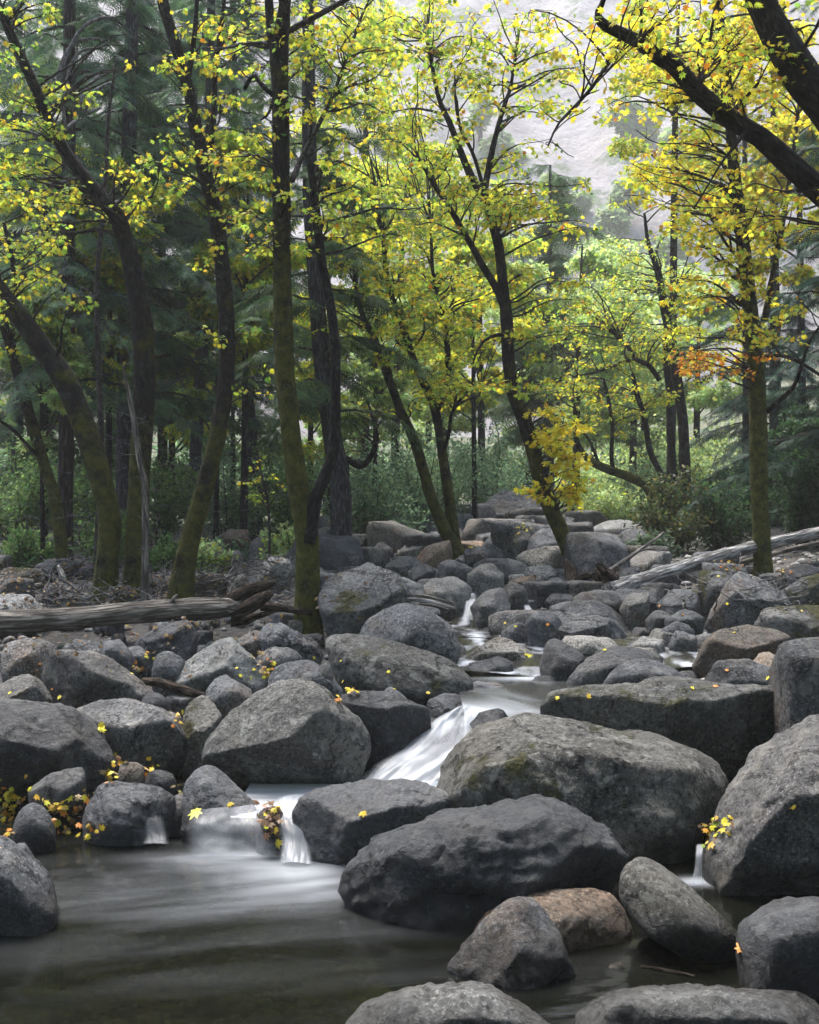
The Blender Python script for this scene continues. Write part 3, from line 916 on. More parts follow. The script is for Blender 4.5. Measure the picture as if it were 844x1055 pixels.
rock('L', 15.2, 'grey', 'round grey rock beside the rusty brown boulder',
     [(722, 600), (738, 575), (762, 564), (802, 580), (808, 625), (740, 655)], sharp=16)
rock('L', 11.8, 'pale', 'pale rock below the round grey one, left of the forked tree',
     [(738, 665), (790, 624), (842, 640), (845, 670), (780, 680)])
rock('L', 13., 'dark', 'small dark rock at the foot of the red barked cedar',
     [(183, 695), (207, 655), (240, 690), (235, 715), (195, 715)])
rock('L', 12.8, 'moss', 'green mossed rock left of the red barked cedar',
     [(78, 690), (90, 660), (115, 662), (118, 700), (90, 705)])
rock('L', 11.6, 'moss', 'mossy stone right of the curved mossy maple foot',
     [(545, 745), (552, 728), (585, 725), (595, 750), (570, 765)], name='stone')
rock('L', 10.4, 'dark', 'dark lying rock behind the fallen log among twigs',
     [(130, 735), (150, 705), (205, 698), (235, 740), (180, 765)])
rock('D', 5.03, 'brown', 'small brown stone holding the clump of wet leaves in the left fall',
     [(738, 190), (750, 150), (790, 128), (825, 150), (838, 200), (828, 270), (780, 280), (748, 250)], name='stone', sharp=16, rough=.6)
# ------------------------------------------------------------------ ground
gx = np.concatenate([np.linspace(-90, -14, 30)[:-1], np.linspace(-14, 14, 190), np.linspace(14, 90, 30)[1:]])
gy = np.concatenate([np.linspace(-40, 0, 20)[:-1], np.linspace(0, 16, 160), np.linspace(16, 45, 70)[1:], np.linspace(45, 150, 40)[1:]])
X, Y = np.meshgrid(gx, gy, indexing='ij')
mb = MB()
mb.add(np.stack([X, Y, ground_z(X, Y)], 2).reshape(-1, 3), [sheet_polys(len(gx), len(gy))])
m, nt, out = new_mat('forest_soil')
g = G(nt)
tc = g.n('TexCoord')
v = tc.outputs['Object']
c = g.mix(g.ramp(g.noise(v, 2.2, 8., .65), .35, .65), (.017, .0155, .013), (.058, .051, .043))
vo = g.n('TexVoronoi', i_Scale=22.)
g.l(v, vo.inputs['Vector'])
c = g.mix(g.ramp(vo.outputs['Distance'], .1, .5, .35, 0.), c, (.12, .105, .09))
geo = g.n('NewGeometry')
ps = g.n('SeparateXYZ')
g.l(geo.outputs['Position'], ps.inputs[0])
far = g.ramp(ps.outputs['Y'], 22., 34.)
c = g.mix(far, c, g.mix(g.ramp(g.noise(v, .8, 6.), .4, .6), (.035, .05, .02), (.09, .085, .04)))
silt = g.ramp(ps.outputs['Z'], -.02, -.2)
c = g.mix(silt, c, g.mix(g.ramp(g.noise(v, 3., 5.), .42, .6), (.035, .033, .022), (.13, .105, .06)))
p = g.n('BsdfPrincipled', i_Roughness=.95)
g.l(c, p.inputs['Base Color'])
g.l(g.bump(vo.outputs['Distance'], .7, .03, g.bump(g.noise(v, 14., 6.), .8, .04)), p.inputs['Normal'])
g.l(p.outputs[0], out.inputs['Surface'])
tag(mb.build('ground', m), kind='structure')

# ------------------------------------------------------------------ smaller rocks between the boulders
RC = np.array([c for c, e in ROCKS])
RE = np.array([max(e) for c, e in ROCKS])


def loose_rock(x, y, size, mat, label, group, rr, sub, lift=.0):
    N = rr.normal(size=(rr.integers(7, 13), 3))
    N /= np.linalg.norm(N, axis=1)[:, None]
    sc3 = np.array([1., rr.uniform(.65, 1.), rr.uniform(.5, .85)]) * size
    a = rr.uniform(0, 6.28)
    R = np.array([[math.cos(a), -math.sin(a), 0], [math.sin(a), math.cos(a), 0], [0, 0, 1]])
    W = N @ R.T
    H = np.sqrt(((W / 1.) ** 2 * sc3 ** 2).sum(1)) * rr.uniform(.72, 1., len(N))
    N = np.vstack([N, np.eye(3) @ R, -np.eye(3) @ R])
    H = np.concatenate([H, sc3 * .95, sc3 * .95])
    X, Pq = rock_body(N, H, sub, int(rr.integers(1, 9000)), 1., 60)
    z = float(ground_z(np.array([x]), np.array([y]))[0]) + lift
    o = rock_object('rock', X, Pq, (x, y, z + size * .3), mat)
    return tag(o, label, 'rock', group)


def scatter(n, pxr, dr, sizes, mats, label, group, seed, power=1.):
    rr = np.random.default_rng(seed)
    k = tries = 0
    placed = []
    while k < n and tries < n * 60:
        tries += 1
        d = dr[0] + (dr[1] - dr[0]) * rr.random() ** power
        px = rr.uniform(*pxr)
        x, y = (px - CX) / F * d, d
        s = rr.uniform(*sizes) * rr.uniform(.7, 1.15)
        if (np.hypot(RC[:, 0] - x, (RC[:, 1] - y)) < RE * .45 + s * .1).any(): continue
        if any(math.hypot(a - x, b - y) < .62 * (s + t) for a, b, t in placed): continue
        placed.append((x, y, s))
        loose_rock(x, y, s, mats[rr.integers(len(mats))], label, group, rr, 4 if s / d * F > 14 else 3)
        k += 1


scatter(90, (330, 650), (9.6, 20), (.12, .30), ['grey', 'grey', 'pale', 'dark', 'grey', 'tan', 'pale'], 'small loose rock in the rubble of the far creek bed', 'rubble of the far creek bed', 21)
scatter(34, (300, 640), (13., 25), (.3, .6), ['grey', 'pale', 'grey', 'dark'], 'knee high rock in the rubble at the far end of the creek bed', 'rocks at the far end of the creek', 22)
for cnt_, pxr_, dr_, sd_ in ((20, (570, 840), (8.4, 10.9), 23), (16, (650, 850), (11.6, 15.), 27)):
    scatter(cnt_, pxr_, dr_, (.12, .34), ['grey', 'dark', 'grey', 'moss', 'pale'], 'small loose rock on the right bank around the fallen silver log', 'rocks around the silver log', sd_)
scatter(38, (-10, 330), (9.3, 14.), (.1, .3), ['grey', 'dark', 'moss', 'grey', 'pale'], 'small loose rock on the left bank behind the fallen log', 'rocks behind the fallen log', 24)
scatter(38, (-20, 420), (5.3, 9.), (.05, .16), ['grey', 'dark', 'grey', 'pale', 'dark'], 'small loose rock filling a gap between the left bank boulders', 'rocks in gaps of the left bank', 25)
scatter(24, (-10, 330), (8.5, 10.3), (.08, .2), ['grey', 'dark', 'grey', 'pale'], 'small loose rock filling a gap between the left bank boulders', 'rocks in gaps of the left bank', 28)
scatter(40, (430, 860), (6.6, 9.2), (.05, .18), ['dark', 'wet', 'grey', 'pale'], 'small loose rock lying between the boulders of the upper stream', 'rocks of the upper stream', 26)

# pebbles nobody would count
mb = MB()
iv, ip = ico(2)
rr = np.random.default_rng(5)
n = 6500
d = 4.2 + 14 * rr.random(n) ** 1.5
px = rr.uniform(-200, 1100, n)
xs, ys = (px - CX) / F * d, d
keep = ~((px < 330) & (d > 9.2) & (rr.random(n) < .8))
xs, ys, d = xs[keep], ys[keep], d[keep]
n = len(xs)
zs = ground_z(xs, ys)
sz = rr.uniform(.012, .05, n) * (1 + .35 * (d > 7)) * rr.uniform(.6, 1.3, n)
for i in range(n):
    s3 = np.array([1, rr.uniform(.6, 1), rr.uniform(.45, .8)]) * sz[i]
    a = rr.uniform(0, 6.28)
    V = iv * s3
    V = np.stack([V[:, 0] * math.cos(a) - V[:, 1] * math.sin(a), V[:, 0] * math.sin(a) + V[:, 1] * math.cos(a), V[:, 2]], 1)
    V = V * (1 + .18 * np.sin(iv @ rr.normal(size=3) * 3))[:, None]
    mb.add(V + (xs[i], ys[i], zs[i] + sz[i] * .2), [ip], np.full(3, 1.) * rr.uniform(.5, 1.5) * np.array([1, rr.uniform(.92, 1), rr.uniform(.82, 1)]))
m, nt, out = new_mat('pebble_stone')
g = G(nt)
a = g.n('Attribute', attribute_name='leaf_colour')
tc = g.n('TexCoord')
c = g.mix(1., a.outputs['Color'], g.mix(g.ramp(g.noise(tc.outputs['Object'], 40., 5.), .35, .65), (.08, .08, .082), (.2, .197, .19)), 'MULTIPLY')
p = g.n('BsdfPrincipled', i_Roughness=.75)
g.l(c, p.inputs['Base Color'])
g.l(p.outputs[0], out.inputs['Surface'])
tag(mb.build('gravel', m, col=True), kind='stuff')

# ------------------------------------------------------------------ water


def water_material(name, murk, clear=.35, flow=(1., 1., 1.), rough=.08):
    """still or slowly moving creek water: a mirror at low angles, tea coloured below, white where it carries air"""
    m, nt, out = new_mat(name)
    g = G(nt)
    a = g.n('Attribute', attribute_name='leaf_colour')
    foam = g.n('SeparateColor')
    g.l(a.outputs['Color'], foam.inputs[0])
    air = foam.outputs[0]
    tc = g.n('TexCoord')
    mp = g.n('VectorMath', operation='MULTIPLY')
    g.l(tc.outputs['Object'], mp.inputs[0])
    mp.inputs[1].default_value = flow
    v = mp.outputs[0]
    nrm = g.bump(g.noise(v, 2.2, 3., .5, .6), .22, .06)
    tr = g.n('BsdfTransparent')
    tr.inputs[0].default_value = (.42, .41, .25, 1)
    df = g.n('BsdfDiffuse')
    df.inputs[0].default_value = (*murk, 1)
    body = g.n('MixShader', i_Fac=1 - clear)
    g.l(tr.outputs[0], body.inputs[1])
    g.l(df.outputs[0], body.inputs[2])
    gl = g.n('BsdfGlossy', i_Roughness=rough)
    gl.inputs[0].default_value = (.8, .82, .84, 1)
    g.l(nrm, gl.inputs['Normal'])
    fr = g.n('Fresnel', i_IOR=1.33)
    g.l(nrm, fr.inputs['Normal'])
    surf = g.n('MixShader')
    g.l(fr.outputs[0], surf.inputs[0])
    g.l(body.outputs[0], surf.inputs[1])
    g.l(gl.outputs[0], surf.inputs[2])
    wh = g.n('BsdfPrincipled', i_Roughness=.5)
    wh.inputs['Base Color'].default_value = (.72, .75, .80, 1)
    mx = g.n('MixShader')
    g.l(air, mx.inputs[0])
    g.l(surf.outputs[0], mx.inputs[1])
    g.l(wh.outputs[0], mx.inputs[2])
    g.l(mx.outputs[0], out.inputs['Surface'])
    return m


POOLW = water_material('pool_water', (.0045, .005, .0032), .3, (1., 2.2, 1.), .13)
STREAMW = water_material('stream_water', (.05, .048, .04), .5, (1.4, .8, 1.), .12)


def smooth01(t):
    t = np.clip(t, 0, 1)
    return t * t * (3 - 2 * t)


def water_sheet(name, x0, x1, y0, y1, zf, foamf, mat, step=.03):
    nx, ny = int((x1 - x0) / step) + 2, int((y1 - y0) / step) + 2
    X, Y = np.meshgrid(np.linspace(x0, x1, nx), np.linspace(y0, y1, ny), indexing='ij')
    z = zf(X, Y)
    f = np.clip(foamf(X, Y), 0, 1)
    mb = MB()
    mb.add(np.stack([X, Y, z], 2).reshape(-1, 3), [sheet_polys(nx, ny)], np.repeat(f.reshape(-1, 1), 3, 1))
    return tag(mb.build(name, mat, col=True), kind='structure')


def pool_foam(X, Y):
    P = np.stack([X.ravel(), Y.ravel(), np.zeros(X.size)], 1)
    f = 0
    # the air carried out from the left fall, drifting towards the camera and to the left
    for (px, py, sx, sy, k) in ((262, 884, .30, .15, .8), (298, 900, .22, .20, .95), (318, 915, .24, .20, .6), (225, 884, .32, .07, .45), (150, 868, .3, .03, .3), (240, 925, .55, .28, .28), (330, 905, .1, .2, .6)):
        d = CAMH * F / (py - CY)
        cx, cy = (px - CX) / F * d, d
        f = f + k * np.exp(-(((X - cx) / sx) ** 2 + ((Y - cy) / sy) ** 2))
    # streaks drawn out by the current, which turns away to the left
    q = np.stack([X.ravel() * .55 + .25 * Y.ravel(), Y.ravel() * 3.4 - X.ravel() * .9, np.zeros(X.size)], 1)
    q = q + .35 * np.stack([fbm(q * .8 + 4, 2), fbm(q * .8 + 14, 2), 0 * q[:, 0]], 1)
    st = fbm(q, 4, .6).reshape(X.shape)
    far = np.exp(-(((X + .75) / 1.2) ** 2 + ((Y - 4.35) / .75) ** 2))
    f = f * .17 * (.75 + .7 * st) + far * .04 * np.clip(st + .3, 0, 1)
    # a bright rim below the thin trickle
    f = f + .35 * np.exp(-(((X - 1.27) / .13) ** 2 + ((Y - 4.62) / .05) ** 2))
    return f


water_sheet('water', -4.2, 4.2, 1.9, 5.45, lambda X, Y: 0 * X + .004 * fbm(np.stack([X.ravel() * 1.5, Y.ravel() * 2.5, 0 * X.ravel()], 1), 2).reshape(X.shape), pool_foam, POOLW, .025)


def basin_foam(X, Y):
    st = fbm(np.stack([X.ravel() * 2, Y.ravel() * 14, 0 * X.ravel()], 1), 3).reshape(X.shape)
    return .34 + .2 * st + .4 * np.exp(-((X + .05) / .35) ** 2)


water_sheet('water', -.86, .34, 5.12, 5.82, lambda X, Y: .135 + 0 * X, basin_foam, STREAMW)


def upper_foam(X, Y):
    st = fbm(np.stack([X.ravel() * 5 + Y.ravel() * 3, Y.ravel() * 1.3 + X.ravel(), 0 * X.ravel()], 1), 4).reshape(X.shape)
    a = np.exp(-(((X - .46) / .25) ** 2 + ((Y - 6.45) / .35) ** 2))
    b = np.exp(-(((X - .9) / .3) ** 2 + ((Y - 7.75) / .12) ** 2))
    return .01 + .32 * a + .45 * b + .22 * np.clip(st, 0, 1)


water_sheet('water', .33, 1.75, 6.15, 7.85, lambda X, Y: .395 - .38 * smooth01((6.52 - Y) / .37), upper_foam, STREAMW)


def brook_foam(X, Y):
    st = fbm(np.stack([X.ravel() * 6, Y.ravel() * 2.5, 0 * X.ravel()], 1), 4).reshape(X.shape)
    return np.clip(.05 + .9 * st, 0, .6)


# the brook higher up, stepping down between the rocks
water_sheet('water', .25, 1.5, 7.8, 9.3, lambda X, Y: .42 + .05 * (Y - 7.8) + .02 * np.sin(X * 5 + Y * 4), brook_foam, STREAMW, .04)
water_sheet('water', .4, 1.3, 9.25, 12.2, lambda X, Y: .50 + .055 * (Y - 9.25) + .02 * np.sin(X * 5 + Y * 4), brook_foam, STREAMW, .05)
water_sheet('water', 1.5, 2.9, 8.2, 9.6, lambda X, Y: .42 + .06 * (Y - 8.2) + .02 * np.sin(X * 5 + Y * 4), brook_foam, STREAMW, .04)


def fall_material(name):
    m, nt, out = new_mat(name)
    g = G(nt)
    a = g.n('Attribute', attribute_name='surface_co')
    mp = g.n('VectorMath', operation='MULTIPLY')
    g.l(a.outputs['Vector'], mp.inputs[0])
    mp.inputs[1].default_value = (2.6, .5, 1.)
    s = g.noise(mp.outputs[0], 1.6, 5., .6, .25)
    mp2 = g.n('VectorMath', operation='MULTIPLY')
    g.l(a.outputs['Vector'], mp2.inputs[0])
    mp2.inputs[1].default_value = (1.3, .7, 1.)
    s2 = g.noise(mp2.outputs[0], 1.5, 3., .5)
    xy = g.n('SeparateXYZ')
    g.l(a.outputs['Vector'], xy.inputs[0])
    edge = xy.outputs['Z']
    k = g.math('ADD', g.ramp(s, .3, .7, .0, .10), g.ramp(s2, .3, .65, .0, .42))
    k = g.math('MULTIPLY', g.math('ADD', k, .26), edge)
    cl = g.n('Clamp')
    g.l(k, cl.inputs[0])
    d = g.n('BsdfPrincipled', i_Roughness=.35)
    d.inputs['Base Color'].default_value = (.70, .71, .74, 1)
    t = g.n('BsdfTranslucent')
    t.inputs[0].default_value = (.70, .71, .74, 1)
    mx = g.n('MixShader', i_Fac=.3)
    g.l(d.outputs[0], mx.inputs[1])
    g.l(t.outputs[0], mx.inputs[2])
    tr = g.n('BsdfTransparent')
    tr.inputs[0].default_value = (.93, .94, .95, 1)
    o = g.n('MixShader')
    g.l(cl.outputs[0], o.inputs[0])
    g.l(tr.outputs[0], o.inputs[1])
    g.l(mx.outputs[0], o.inputs[2])
    g.l(o.outputs[0], out.inputs['Surface'])
    return m


FALLM = fall_material('falling_water')


def waterfall(label, rows, dens=1., bulge=.05, nu=40, nv=60, thick=.03):
    """rows of (left point, right point), from the lip down to the foot"""
    L = catmull(np.array([at(*r[0]) for r in rows]), nv)
    R = catmull(np.array([at(*r[1]) for r in rows]), nv)
    u = np.linspace(0, 1, nu)
    v = np.linspace(0, 1, nv)
    V = L[None] * (1 - u)[:, None, None] + R[None] * u[:, None, None]
    U, W = np.meshgrid(u, v, indexing='ij')
    q = np.stack([U.ravel() * 3.5, W.ravel() * 1.5, 0 * U.ravel() + len(label)], 1)
    bump = bulge * np.sin(math.pi * U) ** .6 * (1 + .5 * fbm(q, 3).reshape(U.shape)) + .25 * bulge * fbm(q * 2.3, 2).reshape(U.shape)
    V = V + np.array([0, -.8, .6])[None, None] * bump[..., None]
    edge = smooth01(U / .26) * smooth01((1 - U) / .26) * smooth01(W / .10 + .15) * dens
    wid = np.linalg.norm(R - L, axis=1).mean()
    ln = np.linalg.norm(np.diff(.5 * (L + R), axis=0), axis=1).sum()
    tex = np.stack([U * wid * 3, W * ln * 3, edge], 2).reshape(-1, 3)
    back = V + np.array([0, thick, -thick * .6])
    mb = MB()
    mb.add(V.reshape(-1, 3), [sheet_polys(nu, nv)], tex=tex)
    o = mb.build('waterfall', FALLM, origin=V.mean((0, 1)), tex=True)
    return tag(o, label, 'waterfall')


waterfall('wide milky white waterfall pouring between the slanted boulder and the huge rounded boulder',
          [((462, 735, 6.5), (498, 734, 6.5)), ((452, 740, 6.36), (494, 741, 6.34)), ((438, 750, 6.2), (492, 752, 6.15)), ((414, 770, 6.0), (496, 775, 5.85)), ((384, 790, 5.85), (480, 795, 5.65)), ((358, 812, 5.72), (456, 814, 5.55)), ((345, 820, 5.55), (450, 822, 5.4))], 1., .09)
waterfall('thin streaked curtain of water over the flat topped rock on the left',
          [((196, 834, 5.22), (285, 828, 5.3)), ((191, 840, 5.1), (284, 836, 5.12)), ((189, 852, 5.02), (288, 850, 5.03)), ((188, 868, 4.98), (292, 868, 4.97)), ((187, 884, 4.93), (298, 885, 4.92))], .4, .03)
waterfall('white chute of water beside the clump of wet leaves at the left fall',
          [((283, 822, 5.35), (322, 818, 5.35)), ((282, 832, 5.15), (318, 830, 5.15)), ((284, 850, 5.02), (318, 850, 5.0)), ((288, 870, 4.94), (322, 872, 4.93)), ((285, 890, 4.85), (326, 892, 4.84))], .55, .03)
waterfall('small clear spill of water left of the round black stone',
          [((143, 834, 5.25), (168, 838, 5.25)), ((146, 842, 5.15), (170, 846, 5.15)), ((148, 860, 5.1), (174, 862, 5.08)), ((145, 870, 5.05), (176, 870, 5.03))], .22, .015, 16, 24)
waterfall('thin trickle dropping into the dark side pool on the right',
          [((717, 870, 4.72), (726, 870, 4.72)), ((716, 880, 4.64), (725, 880, 4.64)), ((715, 895, 4.61), (724, 895, 4.61)), ((710, 913, 4.57), (726, 913, 4.57))], .8, .01, 12, 24)
waterfall('small far waterfall between the layered pale rock and the black split rock',
          [((480, 612, 10.9), (491, 612, 10.9)), ((479, 618, 10.6), (492, 618, 10.6)), ((477, 630, 10.3), (492, 630, 10.3)), ((472, 640, 10.1), (496, 640, 10.1))], .8, .03, 14, 20)
waterfall('narrow far spill of water right of the black split rock',
          [((536, 616, 10.6), (543, 616, 10.6)), ((538, 622, 10.4), (545, 622, 10.4)), ((541, 632, 10.1), (551, 632, 10.1))], .8, .02, 12, 16)
waterfall('small two stepped cascade falling into the upper pool',
          [((528, 688, 8.1), (566, 688, 8.1)), ((530, 694, 7.9), (570, 695, 7.9)), ((534, 703, 7.75), (574, 704, 7.75)), ((536, 712, 7.62), (580, 712, 7.62))], .75, .03, 24, 24)
waterfall('bright little spill between stones below the fallen log',
          [((684, 660, 9.2), (700, 658, 9.2)), ((684, 666, 9.0), (702, 665, 9.0)), ((683, 673, 8.8), (706, 673, 8.8))], .9, .02, 14, 16)
waterfall('tiny white spill beside the dark wet rock under the log',
          [((677, 617, 10.4), (682, 617, 10.4)), ((676, 623, 10.2), (682, 623, 10.2)), ((675, 630, 10.05), (683, 630, 10.05))], .9, .01, 10, 14)
# ------------------------------------------------------------------ leaves
_half = np.array([(.20, -.10), (.19, .10), (.52, .20), (.33, .34), (.42, .70), (.14, .58)])
MAPLE_V = np.array([(0, 0), (0, 1.)] + [tuple(p) for p in _half] + [(-x, y) for x, y in _half])
MAPLE_P = [np.array([[0, 2, 3, 4, 5, 6, 7, 1]]), np.array([[0, 1, 13, 12, 11, 10, 9, 8]])]
OVAL_V = np.array([(0, 0), (.24, .3), (.22, .66), (0, 1), (-.22, .66), (-.24, .3)])
OVAL_P = [np.array([[0, 1, 2, 3], [0, 3, 4, 5]])]
CLUMP_V = np.array([(0, 0), (.30, .12), (.16, .42), (.38, .72), (.08, .74), (0, 1.05), (-.12, .7), (-.40, .66), (-.15, .4), (-.28, .08)])
CLUMP_P = [np.array([[0, 1, 2, 3, 4, 5]]), np.array([[0, 5, 6, 7, 8, 9]])]
_nv, _np = [], []
for _k in range(9):                                             # a spray of needles: narrow blades to both sides of a spine
    for _s in (-1, 1):
        y = .06 + _k * .105
        w = .30 * math.sin(math.pi * (.18 + .75 * _k / 9)) + .06
        b = len(_nv)
        _nv += [(0, y - .03), (0, y + .035), (_s * w, y + .15 + .05 * (_k % 3))]
        _np.append((b, b + 1, b + 2))
_nv += [(-.012, 0), (.012, 0), (0, 1.12)]
_np.append((len(_nv) - 3, len(_nv) - 2, len(_nv) - 1))
SPRAY_V, SPRAY_P = np.array(_nv), [np.array(_np)]


def unit(a): return a / (np.linalg.norm(a, axis=-1, keepdims=True) + 1e-9)


def put_leaves(mb, Pt, tip, nrm, size, col, shape='maple', curl=.3):
    """leaf blades with their foot at Pt, pointing along tip, facing nrm"""
    Pt, tip, nrm = map(lambda a: np.asarray(a, float).reshape(-1, 3), (Pt, tip, nrm))
    V, polys = {'maple': (MAPLE_V, MAPLE_P), 'oval': (OVAL_V, OVAL_P), 'clump': (CLUMP_V, CLUMP_P), 'spray': (SPRAY_V, SPRAY_P)}[shape]
    n, k = len(Pt), len(V)
    tip = unit(tip)
    sx = unit(np.cross(tip, nrm))
    nz = np.cross(sx, tip)
    size = np.broadcast_to(size, (n,))[:, None, None]
    zc = -curl * (np.abs(V[:, 0]) * .8 + .35 * V[:, 1] ** 2)
    W = Pt[:, None] + size * (V[None, :, 0:1] * sx[:, None] + V[None, :, 1:2] * tip[:, None] + zc[None, :, None] * nz[:, None])
    base = (np.arange(n) * k)[:, None, None]
    mb.add(W.reshape(-1, 3), [(p[None] + base).reshape(-1, p.shape[1]) for p in polys], np.repeat(col, k, 0))


YEL, GOLD, YG, LIME, GRN, ORA, BRN = (.70, .60, .045), (.60, .40, .035), (.47, .54, .06), (.27, .40, .06), (.09, .19, .035), (.48, .18, .02), (.16, .085, .03)


def colours(n, mix, rr, jit=.18):
    C = np.array([m[0] for m in mix])
    w = np.array([m[1] for m in mix], float)
    i = rr.choice(len(C), n, p=w / w.sum())
    return C[i] * (1 + jit * rr.normal(size=(n, 1))).clip(.5, 1.5) * (1 + .06 * rr.normal(size=(n, 3)))


AUTUMN = [(YEL, 4), (GOLD, .7), (YG, 4), (LIME, 3.2), (GRN, .8), (ORA, .15)]
AUTUMN_GREEN = [(YEL, 2), (YG, 3), (LIME, 3), (GRN, 2), (GOLD, .5)]
AUTUMN_GOLD = [(YEL, 6), (GOLD, 1.5), (YG, 3), (LIME, 1.2), (ORA, .35)]


def px_path(pts, d0, d1=None):
    """(px, py, width in px[, depth]) -> points and radii"""
    d1 = d0 if d1 is None else d1
    P, R = [], []
    for i, q in enumerate(pts):
        d = q[3] if len(q) > 3 else d0 + (d1 - d0) * i / (len(pts) - 1)
        P.append(at(q[0], q[1], d))
        R.append(q[2] * .46 * d / F)
    P, R = np.array(P), np.array(R)
    n = max(6, int(np.linalg.norm(np.diff(P, axis=0), axis=1).sum() / .09))
    Q = catmull(np.column_stack([P, R]), min(n, 160))
    return Q[:, :3], np.maximum(Q[:, 3], .002)


def wander(a, b, n, rr, amp, sag=0.):
    """a crooked line from a to b"""
    t = np.linspace(0, 1, n)[:, None]
    L = np.linalg.norm(b - a)
    P = a * (1 - t) + b * t
    for k in (1, 2, 3):
        P = P + amp * L / k * np.sin(math.pi * k * t) * rr.normal(size=3)
    P[:, 2] += sag * L * np.sin(math.pi * t[:, 0])
    return P


class Tree:
    def __init__(s, name, label, base, seed, group=None, cat='tree'):
        s.rr = np.random.default_rng(seed)
        s.base = np.asarray(base, float)
        s.root = empty(name, s.base, label, cat, group)
        s.skel, s.skr = [], []
        s.twigs, s.crown = MB(), MB()

    def stem(s, name, pts, d0, d1=None, mat=BARK, sides=14, lump=.09, flare=False, bury=.25):
        P, R = px_path(pts, d0, d1)
        if flare:
            d = P[0] - np.array([0, 0, bury])
            P = np.vstack([d, P])
            R = np.concatenate([[R[0]], R])
            h = np.linalg.norm(P - P[0], axis=1)
            R = R * (1 + .55 * np.exp(-h / (1.6 * R[0] + .05)))
        mb = MB()
        tube(mb, P, R, sides, lump, s.rr.uniform(0, 90))
        o = mb.build(name, mat, s.root, s.base, tex=True)
        s.skel.append(P)
        s.skr.append(R)
        return o

    def attach(s, c):
        S = np.concatenate(s.skel)
        R = np.concatenate(s.skr)
        d = np.linalg.norm(S - c, axis=1) + 1.3 * np.clip(S[:, 2] - c[2] + .15, 0, None)
        i = d.argmin()
        return S[i], R[i]

    def spray(s, c, e, nsub, mix, size, shape='maple', step=.075, mat=None, two=True, up=.55, thick=1., main=True):
        """one bough: it leaves the nearest limb, crosses the ellipsoid (c, e) and carries leafy side twigs"""
        rr = s.rr
        a, ra = s.attach(c)
        out = c - a
        L = np.linalg.norm(out)
        out = out / (L + 1e-6)
        end = c + out * min(max(e) * .8, 1.2) * rr.uniform(.3, 1)
        M = wander(a, end, max(8, int(L / .12)), rr, .05, .06)
        r0 = min(ra * .55, .006 + .009 * np.linalg.norm(end - a)) * thick
        if main: tube(s.twigs, M, np.linspace(r0, .003, len(M)), 6, .0)
        Pt, tips, nr = [], [], []
        for k in range(nsub):
            tgt = c + e * unit(rr.normal(size=3)) * rr.random() ** .4
            w = np.linalg.norm(M - tgt, axis=1) + rr.uniform(0, .5 * max(e), len(M)) + np.where(np.arange(len(M)) < len(M) * .3, max(e), 0)
            i = w.argmin()
            b = M[i]
            ln = np.linalg.norm(tgt - b)
            if ln < .08: continue
            n = max(5, int(ln / .08))
            Q = wander(b, tgt, n, rr, .07, .05)
            tube(s.twigs, Q, np.linspace(min(.006, .002 + .004 * ln) * thick, .0013, n), 4, 0, cap=False)
            m = max(3, int(ln / step))
            tt = np.sort(rr.uniform(.22, 1, m))
            X = Q[np.minimum((tt * (n - 1)).astype(int), n - 1)]
            ax = unit(Q[-1] - Q[0])
            sd = unit(np.cross(ax, [0, 0, 1.]) + 1e-6)
            for sg in ((-1, 1) if two else (1,)):
                dd = unit(ax[None] * rr.uniform(.1, .9, (m, 1)) + sg * sd[None] * rr.uniform(.4, 1, (m, 1)) + rr.normal(size=(m, 3)) * .35 - np.array([0, 0, .35]))
                Pt.append(X + dd * rr.uniform(.02, .09, (m, 1)))
                tips.append(dd)
                nr.append(np.array([0, 0, up]) + rr.normal(size=(m, 3)) * .42)
        if not Pt: return
        Pt, tips, nr = map(np.concatenate, (Pt, tips, nr))
        n = len(Pt)
        put_leaves(s.crown, Pt, tips, nr, size * rr.uniform(.55, 1.15, n), colours(n, mix, rr), shape)

    def cloud(s, px, py, rx, ry, d, nb, nsub, mix, size, dd=None, **kw):
        """several boughs in a part of the crown"""
        size *= .67
        kw['step'] = kw.get('step', .075) * .68
        for k in range(int(nb * 2.0)):
            q = s.rr.normal(size=2) * .5
            q = q / max(1, np.linalg.norm(q))
            dz = (rx if dd is None else dd * F / d) * d / F
            c = at(px + q[0] * rx, py + q[1] * ry, d + dz * s.rr.uniform(-1, 1))
            f = s.rr.uniform(.3, .55)
            e = np.array([rx, rx, .38 * min(rx, ry)]) * d / F * f
            s.spray(c, e, nsub, mix, size, **kw)

    def bare(s, n, z0, z1, ln, mat=TWIG, r=.008, up=.1):
        """dead side branches along the trunk, each forking once or twice"""
        S = np.concatenate(s.skel)
        i = np.where((S[:, 2] > z0) & (S[:, 2] < z1))[0]
        for k in range(n):
            mb = MB()
            a = S[s.rr.choice(i)]
            th = s.rr.uniform(0, 6.28)
            L = ln * s.rr.uniform(.4, 1.2)
            b = a + L * np.array([math.cos(th), math.sin(th) * .6, up + s.rr.normal() * .25])
            M = wander(a, b, 12, s.rr, .09, .06)
            tube(mb, M, np.linspace(r, .002, 12), 5, 0)
            for j in range(s.rr.integers(1, 4)):
                q = M[s.rr.integers(4, 11)]
                e = q + L * .45 * unit(b - a + s.rr.normal(size=3) * .6 * L)
                tube(mb, wander(q, e, 7, s.rr, .09), np.linspace(r * .5, .0015, 7), 4, 0)
            mb.build('dead_branch', mat, s.root, s.base, tex=True)

